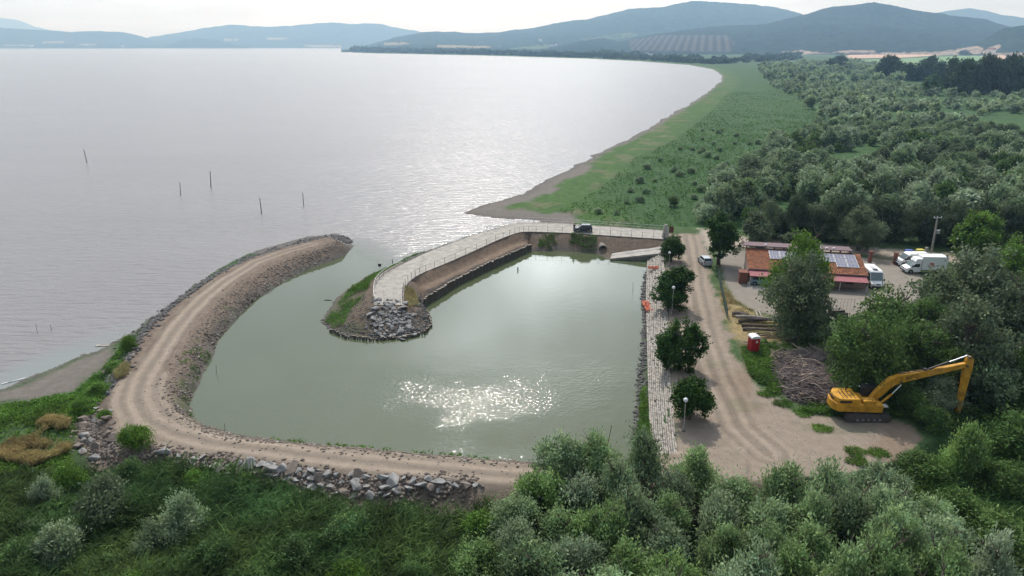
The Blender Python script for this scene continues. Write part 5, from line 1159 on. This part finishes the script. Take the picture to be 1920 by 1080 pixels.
# awnings of corrugated sheet on posts
for x0, x1 in ((.1, 6.6), (9.6, LX - .3)):
    b = MB(); n = int((x1 - x0) / .09); vs = []
    for k in range(n + 1):
        x = x0 + (x1 - x0) * k / n; h = .025 * (k % 2); vs += [(x, -.3, 2.2 + h), (x, -2.0, 1.72 + h), (x, -.3, 2.17 + h), (x, -2.0, 1.69 + h)]
    fs = []
    for k in range(n): a = 4 * k; fs += [(a, a + 4, a + 5, a + 1), (a + 2, a + 3, a + 7, a + 6), (a + 1, a + 5, a + 7, a + 3)]
    b.add(vs, fs); aw = b.build('awning', M['awning'], bld)
    b = MB(); b.box(((x0 + x1) / 2, -1.95, 1.62), (x1 - x0, .08, .1)); b.build('beam', M['purple'], aw)
    for k in range(3): b = MB(); b.box((x0 + .1 + (x1 - x0 - .2) * k / 2, -1.93, .75), (.09, .09, 1.65)); b.build('post', M['alu'], aw)
# raised canopy behind the ridge
b = MB(); b.box((8.2, DY + 1.3, 4.55), (17.2, 2.7, .12), rx=-.02); b.build('back_canopy', M['purple'], bld)
for k in range(12): b = MB(); b.box((.2 + k * 1.48, DY + .25, 4.28), (.14, .5, .5)); b.build('bracket', M['purple'], bld)
b = MB(); b.box((8.2, DY - .02, 4.18), (17.2, .08, .12)); b.build('ridge_beam', M['purple'], bld)
for x_ in (3.2, 11.8, 12.9, 14.0): b = MB(); b.box((x_, DY + .6, 4.72), (.35, .3, .22)); b.build('roof_vent', M['plastic_white'], bld, .02)
b = MB(); b.box((-.75, -.4, .95), (1.3, 1.6, 1.9)); b.box((-.75, -.4, 1.93), (1.45, 1.75, .08)); b.build('brick_annex', M['brick'], bld, .01)
for x_, w_ in ((8.0, 1.1), (12.2, 1.6), (15.5, 1.2)):
    b = MB(); b.box((x_, .07, 1.25), (w_, .06, 1.1)); f = b.build('window', M['purple'], bld); b = MB(); b.box((x_, .035, 1.25), (w_ - .16, .03, .94)); b.build('pane', M['glass'], f)
b = MB(); b.box((10.2, .07, 1.0), (1.0, .06, 2.0)); d_ = b.build('door', M['purple'], bld); b = MB(); b.box((10.55, .02, 1.0), (.05, .06, .14)); b.build('handle', M['alu'], d_)
b = MB(); b.box((3.1, -1.7, .03), (6.6, 3.6, .1)); b.build('terrace_slab', M['concrete'], bld, .02)

# ------------------------------------------------------------------ vehicles
def wheel(parent, x, y, r, w_=.2):
    b = MB(); b.tube((0, -w_ / 2, 0), (0, w_ / 2, 0), r, r, 18); o = b.build('wheel', M['tyre'], parent, .02); o.location = (x, y, r)
    b = MB(); s = -1 if y < 0 else 1; b.tube((0, s * (w_ / 2 - .01), 0), (0, s * (w_ / 2 + .015), 0), r * .62, r * .55, 12); b.build('rim', M['rim'], o)
def car(name, label, loc, rz, L, W, H_, paint, hood=.95, group=None):
    """+X is the front"""
    t = thing(name, label, 'car', loc, rz, group); f = L / 2; r = .31; zb_ = .22
    wf, wr = f - .72, -f + .68
    def arch(cx): return [(cx + .37 * math.cos(a), r + .37 * math.sin(a)) for a in np.linspace(-.25, math.pi + .25, 8)]
    prof = [(-f, .42), (-f + .04, zb_)] + arch(wr)[::-1] + arch(wf)[::-1] + [(f - .03, zb_), (f, .5), (f - .06, .68), (f - hood * .55, .86), (f - hood, .95), (-f + .12, 1.0), (-f, .85)]
    b = MB(); b.prism(prof, -W / 2, W / 2); b.build('body', paint, t, .045)
    z0 = .93; gx0, gx1 = -f + .1, f - hood + .05; tx0, tx1 = -f + .42, f - hood - .62; w0, w1 = W / 2 - .05, W / 2 - .2
    b = MB(); b.loft([[(gx0, -w0, z0), (gx1, -w0, z0), (gx1, w0, z0), (gx0, w0, z0)], [(tx0, -w1, H_ - .07), (tx1, -w1, H_ - .07), (tx1, w1, H_ - .07), (tx0, w1, H_ - .07)]]); b.build('glasshouse', M['glass'], t, .03)
    b = MB(); b.box(((tx0 + tx1) / 2, 0, H_ - .035), (tx1 - tx0 + .06, 2 * w1 + .04, .07)); b.build('roof', paint, t, .03)
    b = MB()
    for s in (-1, 1):
        b.tube((gx1, s * w0, z0), (tx1, s * w1, H_ - .06), .04, .035, 6); b.tube((gx0, s * w0, z0), (tx0, s * w1, H_ - .06), .06, .05, 6); mxx = (gx0 + gx1) / 2 - .05; b.tube((mxx, s * (w0 + .005), z0), ((tx0 + tx1) / 2, s * (w1 + .005), H_ - .06), .035, .03, 6)
    b.build('pillars', paint, t)
    for s in (-1, 1):
        b = MB(); b.box((f - .10, s * (W / 2 - .26), .64), (.16, .34, .15)); b.build('headlight', M['lampglass'], t, .02)
        b = MB(); b.box((-f + .05, s * (W / 2 - .15), .84), (.12, .2, .26)); b.build('tail_light', M['redlamp'], t, .02)
        b = MB(); b.box((gx1 - .3, s * (W / 2 + .07), 1.0), (.12, .16, .13)); b.build('wing_mirror', paint, t, .02)
        for x in (wf, wr): wheel(t, x, s * (W / 2 - .1), r)
    for s in (-1, 1): b = MB(); b.box((s * (f + .005), 0, .5), (.02, .5, .11)); b.build('number_plate', M['white'], t)
    return t
x, y = at(1093, 434, ZC + .08); car('parked_car', 'dark blue green hatchback parked on the jetty road, facing left', (x, y, ZC + .09), math.pi - .05, 3.7, 1.62, 1.48, M['navy'])
x, y = at(1325.5, 500, ZB); car('parked_car', 'small silver hatchback parked under the dark tree on the dirt road', (x, y + 1.6, zat(x, y + 1.6) + .02), R(93), 3.7, 1.6, 1.45, M['silver'])
def van(name, label, loc, rz, L, W, H_, paint, box=None, panel_glass=False):
    t = thing(name, label, 'van' if not box else 'truck', loc, rz); f = L / 2; r = .34; wf, wr = f - .95, -f + (1.1 if box else .95); nose = .85
    def arch(cx): return [(cx + .42 * math.cos(a), r + .42 * math.sin(a)) for a in np.linspace(-.2, math.pi + .2, 8)]
    hc = H_ if not box else 2.15; back = -f if not box else f - 2.5
    low = [(back, .35)] + (arch(wr)[::-1] if not box else []) + arch(wf)[::-1] + [(f - .02, .3), (f, .62), (f - .1, .88), (f - nose * .8, 1.12), (f - nose, 1.2)]
    top = [(f - nose - .72, hc - .18), (f - nose - 1.05, hc), (back + .06, hc), (back, hc - .1)]
    b = MB(); b.prism(low + top, -W / 2, W / 2); b.build('body', paint, t, .07)
    # windscreen plate following the slope, side windows
    a = Vector((f - nose - .02, 0, 1.24)); c = Vector((f - nose - .68, 0, hc - .24)); d = c - a; m_ = (a + c) / 2; an = math.atan2(d.z, -d.x)
    b = MB(); b.box(m_ + Vector((.03, 0, .02)), (d.length, W - .25, .05), ry=an); b.build('windscreen', M['glass_pale'], t, .01)
    for s in (-1, 1):
        b = MB(); b.prism([(f - nose - .12, 1.22), (f - nose - .62, hc - .38), (f - nose - 1.35, hc - .38), (f - nose - 1.35, 1.22)][::1], s * W / 2 - .0 * s - .02, s * W / 2 + .02); b.build('side_window', M['glass'], t)
        b = MB(); b.box((f - .09, s * (W / 2 - .28), .82), (.2, .3, .24)); b.build('headlight', M['lampglass'], t, .03)
        b = MB(); b.box((f - nose - .15, s * (W / 2 + .14), 1.35), (.14, .2, .32)); b.build('wing_mirror', M['black'], t, .02)
        for x in (wf, wr): wheel(t, x, s * (W / 2 - .14), r, .24)
    b = MB(); b.box((f - .02, 0, .48), (.14, W - .1, .26)); b.build('bumper', M['black'], t, .03)
    b = MB(); b.box((f - .03, 0, .86), (.06, .7, .16)); b.build('grille', M['black'], t)
    if box:
        bl, bh, bw = box; b = MB(); b.box((-f + bl / 2 , 0, .75 + bh / 2), (bl, bw, bh)); cb_ = b.build('cargo_box', M['white'], t, .03)
        b = MB()
        for s in (-1, 1): b.box((-f + bl / 2, s * (bw / 2), .75 + bh), (bl + .04, .09, .09)); b.box((-f + bl, s * bw / 2, .75 + bh / 2), (.09, .09, bh))
        b.build('edge_trim', M['alu'], cb_)
        b = MB(); b.box((-f + L * .42, 0, .55), (L * .84, .9, .2)); b.build('chassis', M['darksteel'], t)
        b = MB(); b.box((f - nose - 1.3, 0, 2.35), (1.5, W - .15, .5), top=(.55, .95)); b.build('wind_deflector', paint, t, .06)
        return t, cb_
    return t
x, y = at(1718, 512, ZB); tr, cb_ = van('box_truck', 'white box truck with red side print, nearer of two white vehicles facing the gate', (x + 1.2, y + .4, 1.6), R(176), 6.6, 2.0, 2.3, M['white'], (4.1, 2.25, 2.15))
for k, (dx, dz, w_, h_) in enumerate([(-1.1, 1.75, .35, .5), (-.75, 1.9, .25, .28), (-1.35, 1.45, .3, .2), (-.55, 1.6, .5, .12)]):
    b = MB(); b.box((dx + .2, 1.079, dz), (w_, .012, h_), ry=.4 * (k % 2)); b.build('red_logo', M['red_print'], cb_)
x, y = at(1706, 500, ZB); van('delivery_van', 'white delivery van standing behind the box truck near the gate', (x + .6, y + 1.0, 1.6), R(178), 5.2, 1.9, 2.25, M['white'])
x, y = at(1645, 542, ZB); t = van('camper_van', 'white high roofed camper facing the picture foot, right of the building', (x + .2, y + 2.4, 1.6), R(-97), 5.6, 2.0, 2.6, M['white'])
b = MB(); b.box((.5, 0, 2.66), (.7, .7, .12)); b.build('roof_hatch', M['black'], t, .02); b = MB(); b.box((-1.2, 0, 2.65), (.9, .8, .1)); b.build('roof_vent', M['plastic_white'], t, .02)
# covered car under the left awning
c0 = Vector((HX, HY, 0)) + Matrix.Rotation(hrz, 3, 'Z') @ Vector((2.0, -1.05, 0)); car('parked_car', 'blue grey vehicle parked under the left awning of the building', (c0.x, c0.y, 1.62), hrz, 3.3, 1.5, 1.45, M['blue_grey'], .8)
x, y = at(1702, 478, ZB)
for (px, py), m, l, sz in (((1702, 482), 'blue', 'bright blue covered load standing behind the white van', (1.4, .9, 1.3)), ((1722, 484), 'lemon', 'yellow covered load standing behind the box truck roof', (1.3, .9, 1.6))):
    x, y = at(px, py, ZB); t = thing('covered_load', l, 'load', (x, y, 1.55)); b = MB(); b.box((0, 0, sz[2] / 2 + .15), sz, top=(.9, .85)); b.build('cover', M[m], t, .08); b = MB(); b.box((0, 0, .1), (sz[0] + .1, sz[1] + .1, .14)); b.build('pallet', M['driftwood'], t)

# ------------------------------------------------------------------ long-reach excavator
x, y = at(1623, 788, ZB); ex = thing('excavator', 'yellow long reach excavator with its arm folded down over the bushes', 'excavator', (x, y + 1.0, zat(x, y + 1)), 0)
def stadium(L_, h, n=8):
    r_ = h / 2; return [(-L_ / 2 + r_ + r_ * math.cos(a), r_ + r_ * math.sin(a)) for a in np.linspace(math.pi * 1.5, math.pi * .5, n)][::1] + [(L_ / 2 - r_ + r_ * math.cos(a), r_ + r_ * math.sin(a)) for a in np.linspace(math.pi * .5, -math.pi * .5, n)]
for s in (-1, 1):
    b = MB(); yc = s * 1.2; b.prism(stadium(4.5, .92)[::-1], yc - .3, yc + .3)
    o = b.build('track', M['track'], ex, .02); b = MB(); P = stadium(4.56, .98, 9); 
    for (x0, z0), (x1, z1) in zip(P, P[1:] + P[:1]):
        d = math.dist((x0, z0), (x1, z1)); nn = max(1, int(d / .2))
        for k in range(nn):
            f = (k + .5) / nn; b.box((x0 + (x1 - x0) * f, yc, z0 + (z1 - z0) * f - .02), (.12, .62, .05), ry=-math.atan2(z1 - z0, x1 - x0))
    b.build('track_shoes', M['darksteel'], o)
    for k in range(7): b = MB(); b.tube((-1.7 + k * .57, yc - .33, .32), (-1.7 + k * .57, yc + .33, .32), .15, .15, 10); b.build('roller', M['rim'], o)
    for xx in (-1.8, 1.8): b = MB(); b.tube((xx, yc - .34, .46), (xx, yc + .34, .46), .33, .33, 14); b.build('sprocket', M['darksteel'], o)
b = MB(); b.box((0, 0, .6), (2.4, 2.0, .45)); b.tube((0, 0, .75), (0, 0, 1.08), .7, .7, 18); b.build('undercarriage', M['darksteel'], ex)
up = bpy.data.objects.new('upper_body', None); 
RZ = Matrix.Rotation(-.06, 4, 'Z')
def U_(): m = MB(); m.X = RZ @ Matrix.Translation((-.35, 0, 0)); return m
b = U_(); 
def slabp(pts, z0, z1, sc_=1.0): return [[(px_ * 1, py_, z0) for px_, py_ in pts], [(px_ * sc_, py_ * sc_, z1) for px_, py_ in pts]]
plan = [(1.75, -1.38), (1.75, 1.38), (-2.4, 1.38)] + [(-2.4 - .75 * math.sin(a), 1.38 * math.cos(a)) for a in np.linspace(.3, math.pi - .3, 9)] + [(-2.4, -1.38)]
b.loft(slabp(plan, 1.1, 1.95)); ub = b.build('upper_body', M['yellow'], ex, .07)
plan2 = [(-.6, -1.3), (-.6, 1.3), (-2.3, 1.3)] + [(-2.3 - .68 * math.sin(a), 1.3 * math.cos(a)) for a in np.linspace(.3, math.pi - .3, 9)] + [(-2.3, -1.3)]
b = U_(); b.loft(slabp(plan2, 1.96, 2.5, .97)); eh = b.build('engine_hood', M['yellow'], ex, .09)
b = U_()
for k in range(4): b.box((-1.0 - k * .4, -.2, 2.52), (.06, 1.6, .04))
b.box((-2.0, -1.29, 2.2), (1.2, .03, .22)); b.box((-3.02, 0, 2.25), (.06, 1.2, .2)); b.build('hood_grilles', M['black'], eh)
b = U_(); b.box((.35, -.95, 2.16), (1.2, .75, .42)); b.build('tank', M['yellow'], ex, .05)
b = U_(); b.tube((-1.3, .8, 2.5), (-1.3, .8, 2.95), .07, .07, 8); b.build('exhaust', M['black'], eh)
b = U_()
for (p, q) in (((-.4, -1.25), (1.5, -1.25)),):
    b.tube((p[0], p[1], 2.55), (q[0] - .9, q[1], 2.6), .025, .025, 6)
    for xx in (p[0], q[0] - .9): b.tube((xx, p[1], 1.95), (xx, p[1], 2.6), .025, .025, 6)
b.build('handrail', M['black'], ex)
b = U_(); b.prism([(.35, 1.2), (1.95, 1.2), (2.02, 1.9), (1.85, 3.05), (.45, 3.1), (.35, 2.9)], .5, 1.4); cab = b.build('cab', M['black'], ex, .06)
b = U_(); b.box((1.1, .495, 2.45), (1.2, .03, .9)); b.box((1.95, .95, 2.4), (.03, .7, 1.0), ry=.12); b.box((1.1, 1.41, 2.3), (1.2, .03, 1.1)); b.build('cab_window', M['glass'], cab)
b = U_(); b.tube((-.1, .55, 3.12), (.4, .8, 2.75), .05, .05, 6); b.build('grab_rail', M['chrome'], cab)
b = U_(); b.box((2.05, -.9, 1.7), (.5, .6, .12)); b.build('step_plate', M['alu'], ex)
# boom: box-section arm through traced stations (x, z, depth)
def arm(name, st, wd, parent=ex, bev=.03, m='yellow', y0=0):
    rings = []; n_ = len(st)
    for i, (x_, z_, h_) in enumerate(st):
        a_ = Vector((st[min(i + 1, n_ - 1)][0] - st[max(i - 1, 0)][0], st[min(i + 1, n_ - 1)][1] - st[max(i - 1, 0)][1])).normalized(); nx_, nz_ = -a_.y, a_.x; w_ = wd[i] / 2
        rings.append([(x_ - nx_ * h_ / 2, y0 - w_, z_ - nz_ * h_ / 2), (x_ - nx_ * h_ / 2, y0 + w_, z_ - nz_ * h_ / 2), (x_ + nx_ * h_ / 2, y0 + w_, z_ + nz_ * h_ / 2), (x_ + nx_ * h_ / 2, y0 - w_, z_ + nz_ * h_ / 2)])
    b = MB(); b.loft(rings); return b.build(name, M[m], parent, bev)
boom = arm('boom', [(.6, 1.75, .55), (1.4, 2.75, .82), (2.0, 3.55, .86), (2.5, 4.0, .86), (3.2, 4.3, .84), (5.5, 4.85, .72), (7.5, 5.3, .60), (9.6, 5.85, .46)], [.5, .55, .58, .58, .56, .5, .45, .4])
stick = arm('stick', [(9.75, 6.75, .35), (9.86, 6.4, .75), (9.88, 5.7, .82), (9.92, 4.0, .7), (9.95, 2.0, .56), (9.98, .25, .42)], [.3, .4, .42, .38, .34, .3])
b = MB(); b.tube((6.0, 0, 5.35), (7.9, 0, 6.15), .10, .10, 10); b.build('cylinder_barrel', M['black'], boom); b = MB(); b.tube((7.9, 0, 6.15), (9.55, 0, 6.85), .06, .06, 10); b.build('piston_rod', M['chrome'], boom)
for s in (-.45, .45):
    b = MB(); b.tube((1.5, s, 1.7), (2.5, s, 2.75), .12, .12, 10); b.build('cylinder_barrel', M['yellow'], boom); b = MB(); b.tube((2.5, s, 2.75), (3.25, s, 3.8), .07, .07, 10); b.build('piston_rod', M['chrome'], boom)
for p in ((.7, 1.85), (3.3, 4.0), (9.65, 5.8), (9.7, 6.75), (9.98, .35)): b = MB(); b.tube((p[0], -.34, p[1]), (p[0], .34, p[1]), .11, .11, 12); b.build('pivot_pin', M['darksteel'], boom)
b = MB(); b.tube((3.0, -.15, 4.86), (6.2, -.15, 5.38), .035, .035, 6); b.tube((3.0, .1, 4.86), (6.2, .1, 5.38), .035, .035, 6); b.box((5.6, 0, 5.34), (.3, .4, .12)); b.build('hydraulic_hoses', M['black'], boom)
def text(body, size, loc, rot, m, parent, name='lettering'):
    c_ = bpy.data.curves.new(name, 'FONT'); c_.body = body; c_.size = size; c_.extrude = .004; c_.align_x = 'CENTER'; c_.align_y = 'CENTER'; c_.space_character = 1.05
    o = bpy.data.objects.new(name, c_); me = bpy.data.meshes.new_from_object(o); bpy.data.objects.remove(o); me.materials.clear(); me.materials.append(m); o = link(name, me, parent); o.location = loc; o.rotation_euler = rot; return o
text('HITACHI', .42, (6.7, -.262, 5.12), (math.pi / 2, -.225, 0), M['ptext'], boom)
text('AIPO', .62, (4.3, -.285, 4.55), (math.pi / 2, -.235, 0), M['black'], boom)

# ------------------------------------------------------------------ person by the dark car
def skin(name, pts, edges, m, parent, sub=1):
    me = bpy.data.meshes.new(name); me.from_pydata([p[0] for p in pts], edges, []); me.materials.append(m); o = link(name, me, parent)
    sk = o.modifiers.new('skin', 'SKIN'); sk.use_smooth_shade = True
    for v, p in zip(me.skin_vertices[0].data, pts): v.radius = p[1] if isinstance(p[1], tuple) else (p[1], p[1])
    me.skin_vertices[0].data[0].use_root = True
    s = o.modifiers.new('sub', 'SUBSURF'); s.levels = sub; s.render_levels = sub; return o
x, y = at(1076.5, 434, ZC + .08); pr = thing('person', 'person in dark clothes standing at the front of the dark hatchback', 'person', (x, y, ZC + .09), -.3)
pts = [((0, 0, .93), (.15, .11)), ((0, .02, 1.12), (.13, .10)), ((.02, .02, 1.34), (.16, .11)), ((.03, .02, 1.47), .06), ((.05, .02, 1.55), .065), ((.07, .02, 1.66), (.085, .10)), ((.07, .02, 1.73), .06),
       ((-.10, 0, .86), .085), ((-.12, -.02, .48), .06), ((-.12, .04, .10), .045), ((-.12, -.10, .04), .04), ((.11, 0, .86), .085), ((.14, -.06, .48), .06), ((.15, .02, .10), .045), ((.16, -.12, .04), .04),
       ((-.19, .02, 1.38), .055), ((-.24, .0, 1.12), .042), ((-.16, -.14, .92), .03), ((-.15, -.20, .86), .03), ((.22, .02, 1.38), .055), ((.34, -.08, 1.16), .042), ((.50, -.12, 1.12), .03), ((.57, -.12, 1.11), .03)]
ed = [(0, 1), (1, 2), (2, 3), (3, 4), (4, 5), (5, 6), (0, 7), (7, 8), (8, 9), (9, 10), (0, 11), (11, 12), (12, 13), (13, 14), (2, 15), (15, 16), (16, 17), (17, 18), (2, 19), (19, 20), (20, 21), (21, 22)]
skin('body', pts, ed, M['skin'], pr, 2)
g = lambda i, k=.018: (pts[i][0], tuple(a + k for a in pts[i][1]) if isinstance(pts[i][1], tuple) else pts[i][1] + k)
ids = [1, 0, 2, 15, 16, 19, 20]; mp_ = {v: i for i, v in enumerate(ids)}
skin('shirt', [g(i, .022) for i in ids], [(mp_[a], mp_[b_]) for a, b_ in ((0, 1), (1, 2), (2, 15), (15, 16), (2, 19), (19, 20))], M['cloth'], pr, 2)
ids = [0, 7, 8, 9, 11, 12, 13]; mp_ = {v: i for i, v in enumerate(ids)}
skin('trousers', [g(i, .018) for i in ids], [(mp_[a], mp_[b_]) for a, b_ in ((0, 7), (7, 8), (8, 9), (0, 11), (11, 12), (12, 13))], M['navy'], pr, 2)
b = MB(); b.ball((.06, .04, 1.70), .115, 10, (.85, 1, .8)); b.build('hair', M['hair'], pr, smooth=True)

# ------------------------------------------------------------------ far farmhouses
def house(label, px, py, Y, w_, m='white', grp='tiny pale houses on the far shore'):
    x, z = at_y(px, py, Y); t = thing('farmhouse', label, 'house', (x, Y, z), random.uniform(-.5, .5), grp)
    b = MB(); b.box((0, 0, 0), (w_, w_ * .7, w_ * .75)); b.build('wall', M[m], t)
    b = MB(); h = w_ * .375; b.prism([(-w_ * .55, h), (w_ * .55, h), (0, h + w_ * .25)], -w_ * .4, w_ * .4); b.build('roof', M['brick'], t)
rr = random.Random(2)
for px, py in ((1003, 88), (1009, 86), (1016, 87), (1024, 85), (1034, 86), (1043, 84), (1014, 75), (1006, 90), (940, 88), (915, 90), (748, 80), (1215, 101), (1200, 101), (1222, 103)):
    house('tiny pale house among trees on the far lake shore', px, py, 4700 if px < 1100 else 2850, 17 * rr.uniform(.8, 1.4) * (1 if px < 1100 else .7))
house('pale farm building beside the tan field, below the hills', 1858, 98.5, 2600, 26, 'white', 'farm building by the tan field')
for px, py in ((230, 86), (160, 84), (60, 86), (590, 86), (630, 87)): house('tiny pale house at the foot of the far left hills', px, py, 8250 if px < 300 else 8900, 30, 'white', 'tiny houses across the lake')
